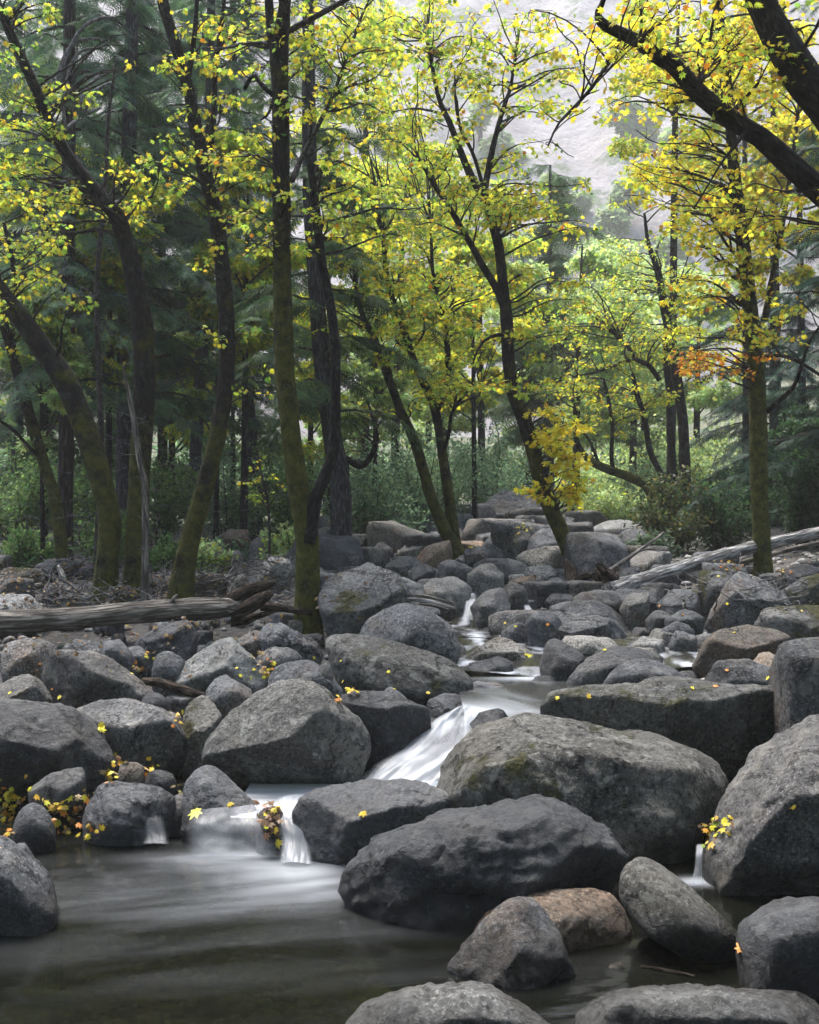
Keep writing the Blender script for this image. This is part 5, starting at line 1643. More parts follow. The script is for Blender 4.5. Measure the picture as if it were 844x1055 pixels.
for k, a in enumerate([
    ('hazy yellow green tree in the centre behind the twin stemmed maple', 400, 27, 90, 440, 85, YELG, 5200, 10, 20),
    ('yellow green tree behind the fork of the leaning yellow maple', 500, 30, 150, 450, 70, YELG, 4200, 9, -10),
    ('pale green tree right of the leaning yellow maple crown', 590, 30, 190, 470, 70, PALEG, 5000, 9, 10),
    ('bright green tree between the leaning maple and the lone fir', 545, 38, 230, 480, 60, PALEG, 3600, 8, 0),
    ('pale green tree in front of the cliff foot right of centre', 650, 34, 230, 480, 70, PALEG, 4600, 9, 6),
    ('soft green tree behind the orange tinged tree on the right', 715, 30, 260, 500, 60, PALEG, 3600, 9, 6),
    ('yellow leaved tree seen through the fork of the mossy tree', 335, 24, 200, 470, 60, YELG, 3600, 9, 5),
    ('yellow tree glowing between the left trunks near the left edge', 30, 27, 230, 440, 70, YELG, 4000, 9, 5),
    ('yellow green tree glowing between the cedar and the curved maple', 175, 26, 260, 480, 70, YELG, 3800, 9, 5),
    ('green tree at the left rear under the firs', 90, 24, 330, 540, 70, GREENS, 3600, 8, -6),
    ('green tree rear of the curved maple under the firs', 240, 29, 330, 540, 70, GREENS, 3600, 8, 0),
    ('tall green yellow tree rising behind the top of the forked mossy tree', 370, 33, -60, 330, 80, YELG, 4200, 10, 10),
    ('golden tree at the far right edge behind the straight mossy tree', 830, 22, 60, 330, 60, AUTUMN_GOLD, 3200, 9, -10),
    ('golden green tree high behind the big bare limb at upper right', 690, 26, -60, 220, 80, [(YG, 2), (YEL, 2), (LIME, 2)], 3200, 9, 10),
    ('airy pale green tree left of the forked dark fir', 222, 18.5, 230, 470, 45, PALEG, 2000, 6, 4),
    ('airy pale green tree in front of the red barked cedar', 45, 14.3, 280, 470, 45, PALEG, 1800, 5, -4),
    ('airy pale green tree between the thick fir and the twin maple', 385, 20, 250, 470, 50, PALEG, 2400, 6, 4),
    ('airy yellow green tree between the twin maple and the leaning maple', 490, 21, 230, 460, 45, YELG, 2400, 6, -4),
    ('golden tree high behind the straight mossy tree', 770, 24, -40, 290, 70, AUTUMN_GOLD, 3000, 8, -4),
    ('loose yellow green tree behind the two left maples', 110, 16.4, 150, 420, 70, YELG, 3600, 8, 6),
    ('loose yellow green tree between the curved and the forked maple', 250, 17.5, 120, 400, 60, YELG, 3600, 8, 6),
    ('tall yellow green tree behind the slanting limb at the left', 45, 18.5, 60, 330, 70, YELG, 3400, 8, 4),
    ('pale green tree in the gap right of the twin stemmed maple', 440, 40, 150, 480, 70, PALEG, 3800, 8, 4),
    ('pale green tree in the gap left of the orange tinged tree', 665, 40, 200, 480, 70, PALEG, 3800, 8, -4),
    ('pale green tree behind the twin stemmed maple, left of its fork', 375, 32, 230, 500, 60, PALEG, 3600, 8, 6),
    ('pale green tree behind the twin stemmed maple, right of its fork', 462, 34, 260, 500, 60, PALEG, 3600, 8, -6),
    ('bright yellow green tree low behind the forked mossy tree', 318, 27, 300, 500, 45, YELG, 2800, 8, 4),
    ('wide pale green tree under the cliff, behind the lone fir', 610, 48, 300, 500, 80, PALEG, 3600, 8, 4),
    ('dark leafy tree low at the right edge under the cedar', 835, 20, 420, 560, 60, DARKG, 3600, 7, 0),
]):
    broadleaf(a[0], a[1], a[2], a[3], a[4], a[5], a[6], a[7], 300 + k, size=.13 if a[2] < 29 else .16, tw=a[8], lean=a[9])


def shrub(label, px, d, w, ytop, mix, n, seed, size=.07, shape='oval', stems=14, name='shrub', group=None, arch=.5):
    """many stems fanning out of one root, leafy along their upper length"""
    t = Tree(name, label, foot(px, d), seed, group, 'shrub')
    rr = t.rr
    H = CAMH - (ytop - CY) / F * d - t.base[2]
    W = w * .5 * d / F
    acc = []
    st = MB()
    for k in range(stems):
        th = rr.uniform(0, 6.28)
        r = W * rr.random() ** .6
        h = H * rr.uniform(.55, 1.05) * math.sqrt(max(.15, 1 - (r / W * .8) ** 2))
        a = t.base + np.array([math.cos(th), math.sin(th), 0]) * r * .25 - [0, 0, .05]
        b = t.base + np.array([math.cos(th) * r, math.sin(th) * r, h])
        M = wander(a, b, 14, rr, .04, 0)
        M += np.array([math.cos(th), math.sin(th), -.6])[None] * (np.linspace(0, 1, 14) ** 3 * arch * .35 * H)[:, None]
        tube(st, M, np.linspace(.018, .004, 14), 5, 0)
        m = n // stems
        i = rr.uniform(3, 13, m)
        base = M[i.astype(int)] + (M[np.minimum(i.astype(int) + 1, 13)] - M[i.astype(int)]) * (i % 1)[:, None]
        P = base + unit(rr.normal(size=(m, 3))) * (W * .34 * rr.random((m, 1)) ** .6)
        tip = (P - base) + rr.normal(size=(m, 3)) * .12 + [0, 0, .02]
        acc.append((P, tip, np.array([0, 0, .8]) + rr.normal(size=(m, 3)) * .6, size * rr.uniform(.6, 1.3, m), colours(m, mix, rr, .22) * rr.uniform(.85, 1.15)))
    st.build('stem', TWIG, t.root, t.base, tex=True)
    put_leaves(t.crown, *[np.concatenate([q[j] for q in acc]) for j in range(5)], shape, .2)
    t.done(crown='foliage')


for k, a in enumerate([
    ('grey green willow bush at the left rim of the far creek bed', 385, 18.5, 90, 475, WILLOW, 4200),
    ('tall grey green willow bush behind the twin stemmed maple', 440, 20.5, 100, 440, WILLOW, 5000),
    ('wide grey green willow bush above the tallest fractured boulder', 510, 26, 110, 430, WILLOW, 5000),
    ('willow bush filling the dark corner between the thick fir and the twin maple', 400, 23, 90, 440, WILLOW, 4200),
    ('bright green rounded bush right of the leaning yellow maple', 622, 26, 80, 488, PALEG, 4200),
    ('green bush under the sideways limb at the far right shore', 650, 28, 90, 470, WILLOW, 4200),
    ('olive bush overhanging the rocks at the foot of the far right trees', 690, 17.5, 80, 500, [((.05, .075, .03), 3), ((.085, .10, .03), 2), ((.16, .13, .03), .6)], 4600),
    ('grey green bush low beside the silver log', 665, 15.5, 60, 548, [((.05, .08, .045), 3), ((.07, .10, .05), 2)], 2600),
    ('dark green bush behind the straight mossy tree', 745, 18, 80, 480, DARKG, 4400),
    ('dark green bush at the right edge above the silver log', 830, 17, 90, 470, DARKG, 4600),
    ('light green bush glowing behind the straight mossy tree', 725, 27, 80, 420, PALEG, 3800),
    ('green bush in the bottom left corner of the wood', 15, 18, 90, 455, GREENS, 5200),
    ('green bush between the red barked cedar and the bent maple', 60, 21, 90, 470, GREENS, 4600),
    ('green bush left of the curved mossy maple', 165, 19, 70, 470, GREENS, 4600),
    ('green bush right of the curved mossy maple', 235, 20, 80, 440, WILLOW, 4800),
    ('green bush between the forked dark fir and the forked mossy tree', 292, 19, 60, 450, GREENS, 4600),
    ('low fresh green bush at the foot of the curved mossy maple', 215, 13.5, 40, 548, PALEG, 1400),
    ('low fresh green bush left of the forked mossy tree', 296, 15, 40, 530, PALEG, 1600),
    ('low green bush behind the left maples', 110, 16, 70, 520, GREENS, 3200),
    ('low green bush between the cedar and the left edge', 30, 14.5, 60, 540, GREENS, 2600),
    ('knee high green plant behind the curved mossy maple', 170, 14.5, 46, 548, GREENS, 1600),
    ('knee high green plant left of the rusty brown boulder', 232, 15.5, 44, 550, WILLOW, 1600),
    ('broad green bush filling the shade behind the bent maple', 90, 19, 90, 490, GREENS, 4400),
]):
    if a[4] < 520: a = (*a[:4], a[4] - 22, *a[5:])
    shrub(*a[:7], 400 + k, size=.075 if a[2] < 22 else .10, shape='oval')

for k, (px, d, w) in enumerate([(330, 38, 80), (385, 42, 80), (440, 36, 80), (500, 40, 80), (545, 44, 80), (600, 40, 90), (650, 44, 90), (700, 40, 90), (760, 38, 90), (820, 34, 90), (60, 34, 90), (130, 36, 90), (200, 36, 90), (265, 38, 90), (0, 32, 90)]):
    shrub('distant green bush under the trees at the foot of the canyon wall', px, d, w, 425 + 13 * (k % 3), PALEG if 4 < k < 9 else WILLOW, 3000, 470 + k, size=.17, group='bushes at the foot of the canyon wall')

# a spray of yellow maple leaves reaching low in front of the dark fir
t = Tree('maple_sapling', 'thin sapling with a few yellow leaves in front of the forked dark fir', foot(268, 12.5), 450)
t.stem('trunk', [(275, 600, 4), (278, 560, 3), (276, 520, 3), (270, 490, 2), (266, 470, 2)], 12.5, mat=TWIG, sides=6)
t.cloud(268, 490, 26, 20, 12.5, 5, 5, mix=[(YEL, 3), (LIME, 2)], size=.075, step=.09)
t.cloud(278, 508, 26, 12, 12.5, 3, 5, mix=[(LIME, 3), (YG, 2)], size=.075, step=.09)
t.done()

# ------------------------------------------------------------------ fallen wood


def log(name, label, parts, cat='log'):
    """parts: (part name, px path, d0, d1, material, sides, lump); the first is the thing's own trunk"""
    P0, _ = px_path(parts[0][1], parts[0][2], parts[0][3])
    base = P0[len(P0) // 2]
    root = empty(name, base, label, cat)
    for nm, pts, d0, d1, mat, sides, lump in parts:
        P, R = px_path(pts, d0, d1)
        mb = MB()
        tube(mb, P, R, sides, lump, len(pts) * 3.1 + pts[0][0])
        mb.build(nm, mat, root, base, tex=True)
    return root


log('fallen_log', 'long thick weathered grey brown log lying across the left bank', [
    ('trunk', [(-60, 645, 27), (0, 641, 27), (60, 638, 25), (120, 633, 24), (170, 629, 25), (215, 627, 26), (236, 626, 22), (250, 624, 14)], 9.0, 9.3, DEADWOOD, 20, .10),
    ('root', [(236, 622, 18), (250, 612, 16), (262, 606, 13), (275, 603, 10), (284, 600, 4)], 9.3, 9.3, ROTTEN, 9, .25),
    ('root', [(240, 634, 16), (255, 626, 15), (268, 618, 14), (280, 611, 7)], 9.25, 9.15, ROTTEN, 9, .25),
    ('root', [(238, 640, 14), (252, 640, 10), (268, 634, 8), (284, 630, 3)], 9.3, 9.35, ROTTEN, 8, .25),
    ('branch_stub', [(175, 625, 5), (178, 618, 4), (183, 613, 3)], 9.15, 9.1, DEADWOOD, 7, .1),
])
SL = [('root_wad', [(612, 588, 10), (622, 594, 20), (629, 606, 26), (634, 618, 20), (637, 628, 8)], 11.25, 11.2, ROTTEN, 14, .4), ('trunk', [(628, 612, 26), (645, 604, 23), (662, 599, 20), (690, 589, 17), (715, 581, 16), (745, 572, 15), (775, 564, 14), (810, 556, 13), (860, 545, 12), (900, 537, 11)], 11.0, 14.0, SILVER, 16, .10),
      ('branch_stub', [(677, 590, 4), (678, 585, 4), (679, 582, 2)], 12., 12., SILVER, 7, .1),
      ('branch_stub', [(691, 586, 4), (692, 581, 3), (693, 578, 2)], 12.2, 12.2, SILVER, 7, .1),
      ('branch_stub', [(717, 578, 4), (718, 574, 3), (719, 571, 2)], 12.5, 12.5, SILVER, 7, .1),
      ('split_branch', [(730, 586, 5), (770, 578, 6), (810, 567, 6), (860, 556, 5)], 12.6, 14., DEADWOOD, 9, .12)]
rr = np.random.default_rng(77)
for k in range(15):
    a = rr.uniform(0, 6.28)
    q = (631 + 6 * math.cos(a), 606 + 9 * math.sin(a))
    e = (624 + rr.uniform(12, 34) * math.cos(a) - 6, 604 + rr.uniform(14, 26) * math.sin(a))
    mid = (.5 * (q[0] + e[0]) + rr.uniform(-5, 5), .5 * (q[1] + e[1]) + rr.uniform(-5, 5))
    SL.append(('root', [(*q, rr.uniform(5, 9)), (*mid, rr.uniform(4, 6)), (*e, 1.6)], 11.15, 11.15 + rr.uniform(-.25, .15), ROTTEN, 8, .3))
log('fallen_log', 'silver grey fallen log slanting up to the right edge from a dark root wad', SL)
log('dead_branch', 'thin pale dead branch leaning up from the root wad', [
    ('branch', [(622, 592, 5), (640, 580, 5), (660, 566, 4), (676, 555, 3), (684, 548, 2)], 11.9, 12.8, DEADWOOD, 8, .12),
    ('twig', [(655, 569, 3), (668, 566, 2), (682, 566, 1)], 12.3, 12.5, DEADWOOD, 6, .1)], 'branch')
log('stump', 'dark rotten stump against the foot of the leaning yellow maple', [
    ('stump_wood', [(592, 612, 22), (590, 597, 18), (587, 585, 13), (582, 577, 5)], 11.6, 11.8, ROTTEN, 12, .3),
    ('root', [(594, 606, 12), (606, 612, 11), (618, 614, 7)], 11.5, 11.3, ROTTEN, 8, .3),
    ('root', [(592, 600, 10), (603, 594, 9), (614, 592, 5)], 11.6, 11.5, ROTTEN, 8, .3)], 'stump')
log('rotten_branch', 'short brown rotten branch wedged among the left bank boulders', [
    ('branch', [(147, 702, 8), (165, 703, 11), (182, 709, 11), (198, 714, 10), (212, 718, 6)], 7.1, 6.95, ROTTEN, 12, .18)], 'branch')
log('short_log', 'short weathered log end near the left edge behind the long log', [
    ('log_wood', [(4, 617, 6), (10, 613, 9), (28, 607, 9), (44, 603, 7)], 10.8, 10.9, DEADWOOD, 12, .12)], 'log')
log('short_log', 'thin dark log piece pointing right from the end of the long log', [
    ('log_wood', [(268, 626, 8), (285, 626, 9), (305, 629, 8), (322, 632, 6)], 9.35, 9.4, ROTTEN, 10, .15)], 'log')
log('wood_splinter', 'pale broken splinter standing between the cedar and the bent maple', [
    ('splinter_wood', [(66, 597, 8), (63, 590, 7), (60, 583, 3)], 11.6, 11.7, SILVER, 7, .2)], 'splinter')
log('driftwood', 'flat splintered driftwood planks stranded on the rounded grey boulder', [
    ('splinter', [(420, 617, 4), (440, 619, 6), (456, 623, 5), (470, 627, 3)], 8.9, 8.7, SILVER, 7, .2),
    ('splinter', [(425, 613, 3), (445, 616, 5), (468, 622, 3)], 9.1, 9.0, DEADWOOD, 7, .2),
    ('splinter', [(432, 622, 3), (448, 624, 4), (462, 628, 2)], 8.7, 8.6, DEADWOOD, 7, .2)], 'driftwood')
log('floating_stick', 'thin dark stick floating beside the small reddish brown stone', [
    ('stick', [(660, 996, 3), (680, 999, 5), (700, 1002, 4), (716, 1006, 2)], 3.75, 3.66, ROTTEN, 8, .15)], 'stick')

# ------------------------------------------------------------------ fallen leaves
bpy.context.view_layer.update()
DG = bpy.context.evaluated_depsgraph_get()


def land(px, py):
    """where the line of sight of a spot in the photograph meets a stone or the ground"""
    o = Vector((0, 0, CAMH))
    for k in range(12):
        d = Vector(((px - CX) / F, 1, -(py - CY) / F)).normalized()
        hit, loc, nor, idx, ob, _ = sc.ray_cast(DG, o, d)
        if not hit: return None
        if ob.name.split('.')[0] in ('boulder', 'rock', 'stone', 'ground', 'gravel', 'fallen_log'):
            return np.array(loc), np.array(nor), ob.name
        o = loc + d * .01
    return None


def leaf_pile(label, spots, mix, seed):
    rr = np.random.default_rng(seed)
    Pt, nr = [], []
    for (zone, x, y, rx, ry, n) in spots:
        cx, cy = spot(zone, x, y)
        for k in range(n):
            q = rr.normal(size=2) * .5
            h = land(cx + q[0] * rx / 1.7, cy + q[1] * ry / 1.7)
            if h is None or h[0][1] > 16: continue
            Pt.append(h[0] + h[1] * rr.uniform(.003, .03) + [0, 0, rr.uniform(0, .02)])
            nr.append(h[1] * .5 + np.array([0, -.2, .7]) + rr.normal(size=3) * .4)
    if not Pt: return
    Pt, nr = np.array(Pt), np.array(nr)
    n = len(Pt)
    tip = np.cross(nr, rr.normal(size=(n, 3)))
    mb = MB()
    put_leaves(mb, Pt, tip, nr, rr.uniform(.024, .046, n), colours(n, mix, rr) * .8, 'maple', .6)
    tag(mb.build('fallen_leaves', LITTER, smooth=False, col=True), label, kind='stuff')


PILE = [(YEL, 2), (GOLD, 3), (ORA, 1), (BRN, 1.5), ((.38, .27, .12), 2.5)]
leaf_pile('heap of yellow maple leaves at the left edge of the pool', [('D', 12, 140, 40, 60, 60), ('D', 18, 225, 30, 14, 12), ('D', 45, 110, 20, 12, 6)], [(YEL, 3), (GOLD, 4), ((.38, .27, .12), 3), (ORA, 1)], 1)
leaf_pile('tan and yellow leaves behind the egg shaped rock', [('D', 150, 145, 30, 22, 18), ('D', 195, 170, 26, 30, 22), ('D', 220, 215, 40, 14, 18), ('D', 245, 115, 10, 18, 6)], PILE, 2)
leaf_pile('yellow leaves around the brown cobble', [('A', 318, 675, 16, 26, 18), ('A', 345, 640, 16, 10, 8), ('A', 430, 650, 14, 14, 8), ('A', 510, 712, 12, 8, 6)], PILE, 3)
leaf_pile('wet leaves caught at the edge of the left fall', [('D', 770, 160, 40, 34, 46), ('D', 800, 140, 14, 18, 12), ('D', 800, 215, 26, 26, 16)], [(GOLD, 1.2), ((.28, .17, .10), 4), (YEL, .8), (BRN, 3)], 4)
leaf_pile('yellow leaves in cracks of the left bank', [('B', 225, 462, 12, 8, 6), ('B', 258, 435, 10, 8, 6), ('A', 760, 360, 22, 22, 14), ('A', 735, 325, 16, 10, 6), ('A', 510, 505, 10, 14, 8), ('A', 395, 365, 18, 10, 8), ('A', 430, 330, 10, 8, 4), ('A', 285, 540, 6, 6, 1), ('B', 8, 370, 10, 14, 6)], PILE, 5)
leaf_pile('yellow fern like leaves above the thin trickle', [('F', 520, 225, 22, 20, 20), ('F', 570, 205, 18, 18, 14), ('F', 515, 255, 8, 12, 6)], [(YEL, 2), (GOLD, 2), (LIME, 1), (BRN, 1)], 6)
leaf_pile('brown leaf litter on the ground below the left trees', [('L', 130, 700, 300, 110, 900), ('L', 450, 690, 200, 100, 700), ('L', 620, 690, 110, 90, 260), ('L', 240, 750, 400, 50, 300)], [(BRN, 4), ((.22, .14, .06), 3), ((.3, .2, .08), 1), (GOLD, .4), ((.12, .08, .04), 4)], 7)
leaf_pile('orange leaves by the foot of the straight mossy tree', [('C', 580, 175, 30, 10, 30), ('C', 735, 185, 30, 18, 24), ('C', 600, 195, 20, 8, 8)], [(ORA, 3), (GOLD, 2), (BRN, 2)], 8)
leaf_pile('yellow leaves on the mossy dark rock of the far creek bed', [('M', 752, 548, 12, 10, 16), ('M', 600, 600, 12, 10, 8)], [(YEL, 3), (GOLD, 2)], 9)

# single fallen leaves that lie here and there
LEAFMESH = {}
for nm, c in (('yellow', YEL), ('orange', ORA), ('gold', GOLD)):
    for cv in (.25, .6):
        mb = MB()
        put_leaves(mb, [(0, 0, 0)], [(0, 1, 0)], [(0, 0, 1)], .08, np.array([c]), 'maple', cv)
        o = mb.build('fallen_leaf', LITTER, smooth=False, col=True)
        LEAFMESH.setdefault(nm, []).append(o.data)
        bpy.data.objects.remove(o)


def fallen_leaf(px, py, colour, label, group=None, rr=np.random.default_rng(8), size=1.):
    h = land(px, py)
    if h is None or h[0][1] > 14: return
    o = bpy.data.objects.new('fallen_leaf', LEAFMESH[colour][rr.integers(2)])
    COL.objects.link(o)
    z = Vector(h[1]) * .7 + Vector((0, -.1, .5)) + Vector(rr.normal(size=3) * .2)
    o.rotation_euler = (z.to_track_quat('Z', 'Y').to_matrix() @ Matrix.Rotation(rr.uniform(0, 6.28), 3, 'Z')).to_euler()
    o.location = Vector(h[0]) + Vector(h[1]) * .008
    o.scale = [size * rr.uniform(.75, 1.1)] * 3
    tag(o, label, 'leaf', group)


fallen_leaf(*spot('A', 285, 543), 'yellow', 'yellow maple leaf on the sloping top of the squat grey boulder', size=.85)
fallen_leaf(*spot('D', 576, 150), 'yellow', 'bright yellow leaf on top of the flat rock above the left water curtain', size=1.1)
fallen_leaf(*spot('D', 726, 160), 'yellow', 'yellow leaf at the wet right rim of the flat rock, by the leaf clump', size=1.)
fallen_leaf(*spot('F', 612, 560), 'orange', 'curled orange leaf hanging between the tilted oval boulder and the angular dark one', size=.95)
fallen_leaf(*spot('E', 300, 160), 'gold', 'tan leaf stuck on the wet flat topped dark boulder', size=.6)
fallen_leaf(*spot('F', 772, 142), 'gold', 'small tan leaf on the large grey boulder at the right edge', size=.5)
fallen_leaf(*spot('W', 447, 380), 'yellow', 'yellow leaf on the flat pale slab above the upper pool', size=1.2)
fallen_leaf(*spot('W', 462, 397), 'gold', 'golden leaf at the lower edge of the flat pale slab', size=1.2)
rr = np.random.default_rng(31)
for k in range(40):
    px, py = rr.uniform(0, 844), rr.uniform(590, 720)
    fallen_leaf(px, py, ('yellow', 'gold', 'orange', 'yellow')[rr.integers(4)], 'small yellow or orange leaf lying loose among the boulders', 'loose leaves among the boulders', rr, .42)

# twigs and sticks on the forest floor
mb = MB()
rr = np.random.default_rng(41)
for k in range(560):
    if k < 520:
        px, py = rr.uniform(40, 300), rr.uniform(575, 628)
    else:
        px, py = rr.uniform(700, 844), rr.uniform(590, 630)
    h = land(px, py)
    if h is None or h[0][1] > 17: continue
    a = h[0] + [0, 0, .01]
    th = rr.uniform(0, 6.28)
    L = rr.uniform(.12, .6)
    b = a + L * np.array([math.cos(th), math.sin(th), rr.uniform(0, .5)])
    tube(mb, wander(a, b, 8, rr, .05), np.linspace(rr.uniform(.004, .012), .002, 8), 5, 0)
tag(mb.build('debris', TWIG_PALE, tex=True), 'fallen twigs and sticks on the forest floor', kind='stuff')

# ------------------------------------------------------------------ the canyon wall
nu, nv = 260, 190
U, W = np.meshgrid(np.linspace(-1, 1, nu), np.linspace(0, 1, nv), indexing='ij')
Xc = U * 170
Yc = 84 + 150 * W ** .95 + 26 * U ** 2 - 10 * U
Zc = -4 + 150 * W ** 1.12
P = np.stack([Xc.ravel(), Yc.ravel(), Zc.ravel()], 1)
dsp = 3.5 * ridged(P * [1 / 34, 1 / 160, 1 / 160], 4) + 1.0 * ridged(P * [1 / 9, 1 / 40, 1 / 40] + 8, 4) + .5 * fbm(P * [1 / 3.5, 1 / 9, 1 / 6], 4)
P = P + np.array([.25, -.9, .3])[None] * dsp[:, None]
mb = MB()
mb.add(P, [sheet_polys(nu, nv)])
m, nt, out = new_mat('canyon_granite')
g = G(nt)
tc = g.n('TexCoord')
mp = g.n('VectorMath', operation='MULTIPLY')
g.l(tc.outputs['Object'], mp.inputs[0])
mp.inputs[1].default_value = (1., 1., .6)
v = mp.outputs[0]
c = g.mix(g.ramp(g.noise(v, .09, 8., .62), .36, .64), (.22, .196, .184), (.335, .303, .287))
c = g.mix(g.ramp(g.noise(v, .35, 8., .7, .4), .52, .68, 0, .45), c, (.30, .285, .285))
geo = g.n('NewGeometry')
nz = g.n('SeparateXYZ')
g.l(geo.outputs['Normal'], nz.inputs[0])
sc_ = g.math('MULTIPLY', g.ramp(g.noise(tc.outputs['Object'], .12, 8., .7), .53, .6), g.ramp(nz.outputs['Z'], .3, .55))
c = g.mix(sc_, c, (.12, .15, .075))
mp3 = g.n('VectorMath', operation='MULTIPLY')
g.l(tc.outputs['Object'], mp3.inputs[0])
mp3.inputs[1].default_value = (1., 1., .22)
ck = g.n('TexNoise', i_Scale=.55, i_Detail=9., i_Roughness=.62, i_Distortion=.7, noise_type='RIDGED_MULTIFRACTAL')
g.l(mp3.outputs[0], ck.inputs['Vector'])
c = g.mix(g.ramp(ck.outputs['Fac'], .45, .95, 0., .75), c, (.13, .118, .12))
c = g.mix(g.ramp(g.noise(mp3.outputs[0], 1.3, 8., .7), .5, .66, 0, .55), c, (.19, .175, .175))
p = g.n('BsdfPrincipled', i_Roughness=.95)
g.l(c, p.inputs['Base Color'])
g.l(g.bump(g.noise(v, .5, 10., .7), .9, 1.5), p.inputs['Normal'])
g.l(p.outputs[0], out.inputs['Surface'])
tag(mb.build('cliff', m), kind='structure')

# trees that cling to the wall
wp = P
pxs = CX + wp[:, 0] / wp[:, 1] * F
pys = CY - (wp[:, 2] - CAMH) / wp[:, 1] * F
rr = np.random.default_rng(51)
spots = [(px + rr.normal() * 9, py + rr.normal() * 7, rr.uniform(20, 46), rr.uniform(24, 52)) for px, py in [(600, 215), (625, 235), (645, 215), (575, 240), (600, 262), (560, 275), (620, 285), (650, 260), (535, 250), (520, 225), (545, 300), (585, 300), (640, 310), (675, 290), (690, 255), (665, 140), (690, 155), (640, 125), (735, 215), (710, 240), (490, 130), (505, 155), (460, 215), (430, 190), (395, 230), (555, 190), (610, 325), (570, 330)]]
for k, (px, py, w, h) in enumerate(spots):
    i = ((pxs - px) ** 2 + (pys - py - h * .5) ** 2).argmin()
    b = wp[i]
    s = b[1] / F
    t = Tree('canyon_tree', 'far light green tree clinging to the pale canyon wall', b, 500 + k, 'trees on the canyon wall')
    H, Wd = h * s, w * s * .55
    mb2 = MB()
    tube(mb2, np.array([b - [0, 0, 1.], b + [0, -1, H * .5], b + [0, -1.3, H]]), np.array([.35, .22, .05]), 6, 0)
    mb2.build('trunk', BARK_FIR, t.root, b, tex=True)
    n = 620
    th = rr.uniform(0, 6.28, n)
    pads = unit(rr.normal(size=(9, 3))) * rr.random((9, 1)) ** .5 * [Wd * .75, Wd * .75, H * .36] + [0, -1.2, H * .5]
    Pq = b + pads[rr.integers(0, 9, n)] + unit(rr.normal(size=(n, 3))) * rr.random((n, 1)) ** .4 * np.array([Wd * .45, Wd * .45, H * .22])
    put_leaves(t.crown, Pq, np.stack([np.cos(th), np.sin(th), -.4 + 0 * th], 1), np.array([0, 0, 1.]) + rr.normal(size=(n, 3)) * .5, rr.uniform(.9, 1.7, n) * s * 6, colours(n, [((.22, .32, .13), 2), ((.30, .38, .15), 2), ((.16, .25, .10), 1)], rr, .2), 'clump', .3)
    t.done(leaf=NEEDLE)

# unseen trees added behind and beside the photographer, keeping low light off the creek
for k, (x, y, h, r) in enumerate([(-4.5, -5, 13, 3.6), (1.5, -7, 14, 4.), (6.5, -4, 13, 3.6), (-9.5, 1., 13, 3.4), (10., 2.5, 13, 3.4), (-3, -12, 16, 4.5), (6, -13, 16, 4.5), (-11, -7, 15, 4), (12, -8, 15, 4), (13.5, 8, 12, 3)]):
    t = Tree('maple_tree', ['unseen leafy maple added for shade behind the photographer', 'unseen leafy maple added for shade beside the pool'][abs(x) > 9], (x, y, float(ground_z(np.array([x]), np.array([y]))[0])), 600 + k, 'added shade maples outside the picture')
    P = t.base + np.array([[0, 0, -.2], [0, 0, 1.], [.2, .1, h * .4], [-.1, .3, h * .7], [.1, .2, h]])
    R = np.array([.32, .24, .2, .12, .03])
    Q = catmull(np.column_stack([P, R]), 40)
    mb2 = MB()
    tube(mb2, Q[:, :3], Q[:, 3], 10, .08, k)
    mb2.build('trunk', BARK, t.root, t.base, tex=True)
    rr = t.rr
    n = 2600
    pad = rr.integers(0, 26, n)
    pc = unit(rr.normal(size=(26, 3))) * rr.random((26, 1)) ** .4 * [r, r, h * .40] + t.base + [0, 0, h * .60]
    P = pc[pad] + unit(rr.normal(size=(n, 3))) * rr.random((n, 1)) ** .4 * np.array([r * .42, r * .42, r * .25])
    put_leaves(t.crown, P, rr.normal(size=(n, 3)) - [0, 0, .3], np.array([0, 0, .8]) + rr.normal(size=(n, 3)) * .6, rr.uniform(.25, .42, n), colours(n, AUTUMN_GREEN, rr), 'clump', .3)
    t.done()

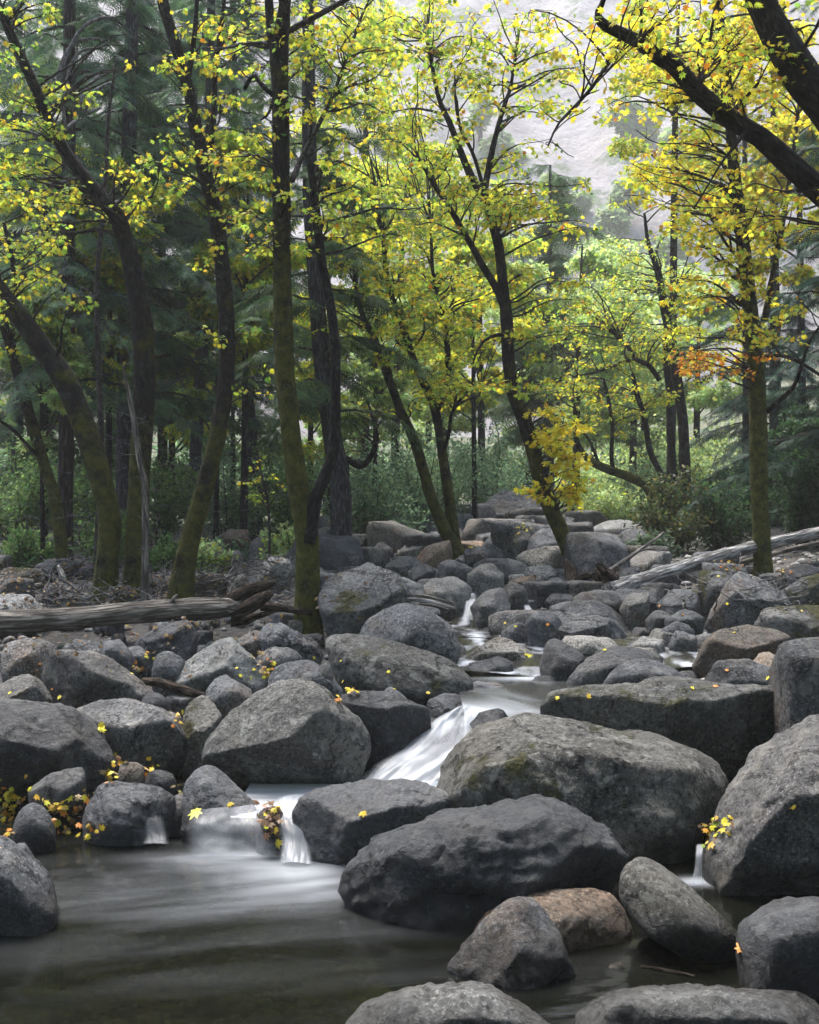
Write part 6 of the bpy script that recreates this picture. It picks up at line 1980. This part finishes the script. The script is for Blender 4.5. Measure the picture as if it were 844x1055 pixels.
# ------------------------------------------------------------------ air
if HAZE:
    mb = MB()
    x0, x1, y0, y1, z0, z1 = -200, 200, -60, 285, -8, 175
    mb.add([(x0, y0, z0), (x1, y0, z0), (x1, y1, z0), (x0, y1, z0), (x0, y0, z1), (x1, y0, z1), (x1, y1, z1), (x0, y1, z1)],
           [np.array([[0, 3, 2, 1], [4, 5, 6, 7], [0, 1, 5, 4], [1, 2, 6, 5], [2, 3, 7, 6], [3, 0, 4, 7]])])
    m, nt, out = new_mat('valley_air')
    pv = nt.nodes.new('ShaderNodeVolumePrincipled')
    pv.inputs['Color'].default_value = (1., .98, .96, 1)
    pv.inputs['Density'].default_value = HAZE
    pv.inputs['Anisotropy'].default_value = .2
    nt.links.new(pv.outputs[0], out.inputs['Volume'])
    tag(mb.build('haze', m, smooth=False), kind='stuff')

# ------------------------------------------------------------------ light and camera
world = bpy.data.worlds.new('World')
sc.world = world
world.use_nodes = True
nt = world.node_tree
bg = nt.nodes['Background']
sky = nt.nodes.new('ShaderNodeTexSky')
sky.sky_type = 'NISHITA'
sky.sun_disc = False
SUN_EL, SUN_AZ = math.radians(66), math.radians(-32)      # high, up the valley and to the left
sky.sun_elevation = SUN_EL
sky.sun_rotation = SUN_AZ
sky.air_density, sky.dust_density, sky.ozone_density = 1., 2.5, 1.
nt.links.new(sky.outputs[0], bg.inputs[0])
bg.inputs[1].default_value = .15
L = bpy.data.lights.new('sun', 'SUN')
L.energy = 2.9
L.angle = math.radians(28)
L.color = (1., .98, .95)
lo = bpy.data.objects.new('sun', L)
COL.objects.link(lo)
sd = Vector((math.sin(SUN_AZ) * math.cos(SUN_EL), math.cos(SUN_AZ) * math.cos(SUN_EL), math.sin(SUN_EL)))
lo.rotation_euler = sd.to_track_quat('Z', 'Y').to_euler()
lo.location = sd * 60

cam = bpy.data.cameras.new('camera')
cam.sensor_fit = 'VERTICAL'
cam.sensor_height = 24.
cam.lens = 24. * F / 1055.
cam.clip_end = 1000.
co = bpy.data.objects.new('camera', cam)
co.location = (0, 0, CAMH)
co.rotation_euler = (math.pi / 2, 0, 0)
COL.objects.link(co)
sc.camera = co

sc.view_settings.view_transform = 'Standard'
sc.view_settings.look = 'None'
sc.view_settings.gamma = 1.
sc.view_settings.use_curve_mapping = False
sc.view_settings.exposure = EXPOSURE
cy = sc.cycles
cy.max_bounces = 6
cy.diffuse_bounces = 3
cy.glossy_bounces = 2
cy.transmission_bounces = 3
cy.transparent_max_bounces = 10
cy.volume_bounces = 1
cy.caustics_reflective = cy.caustics_refractive = False
cy.use_denoising = True
cy.sample_clamp_indirect = 4.
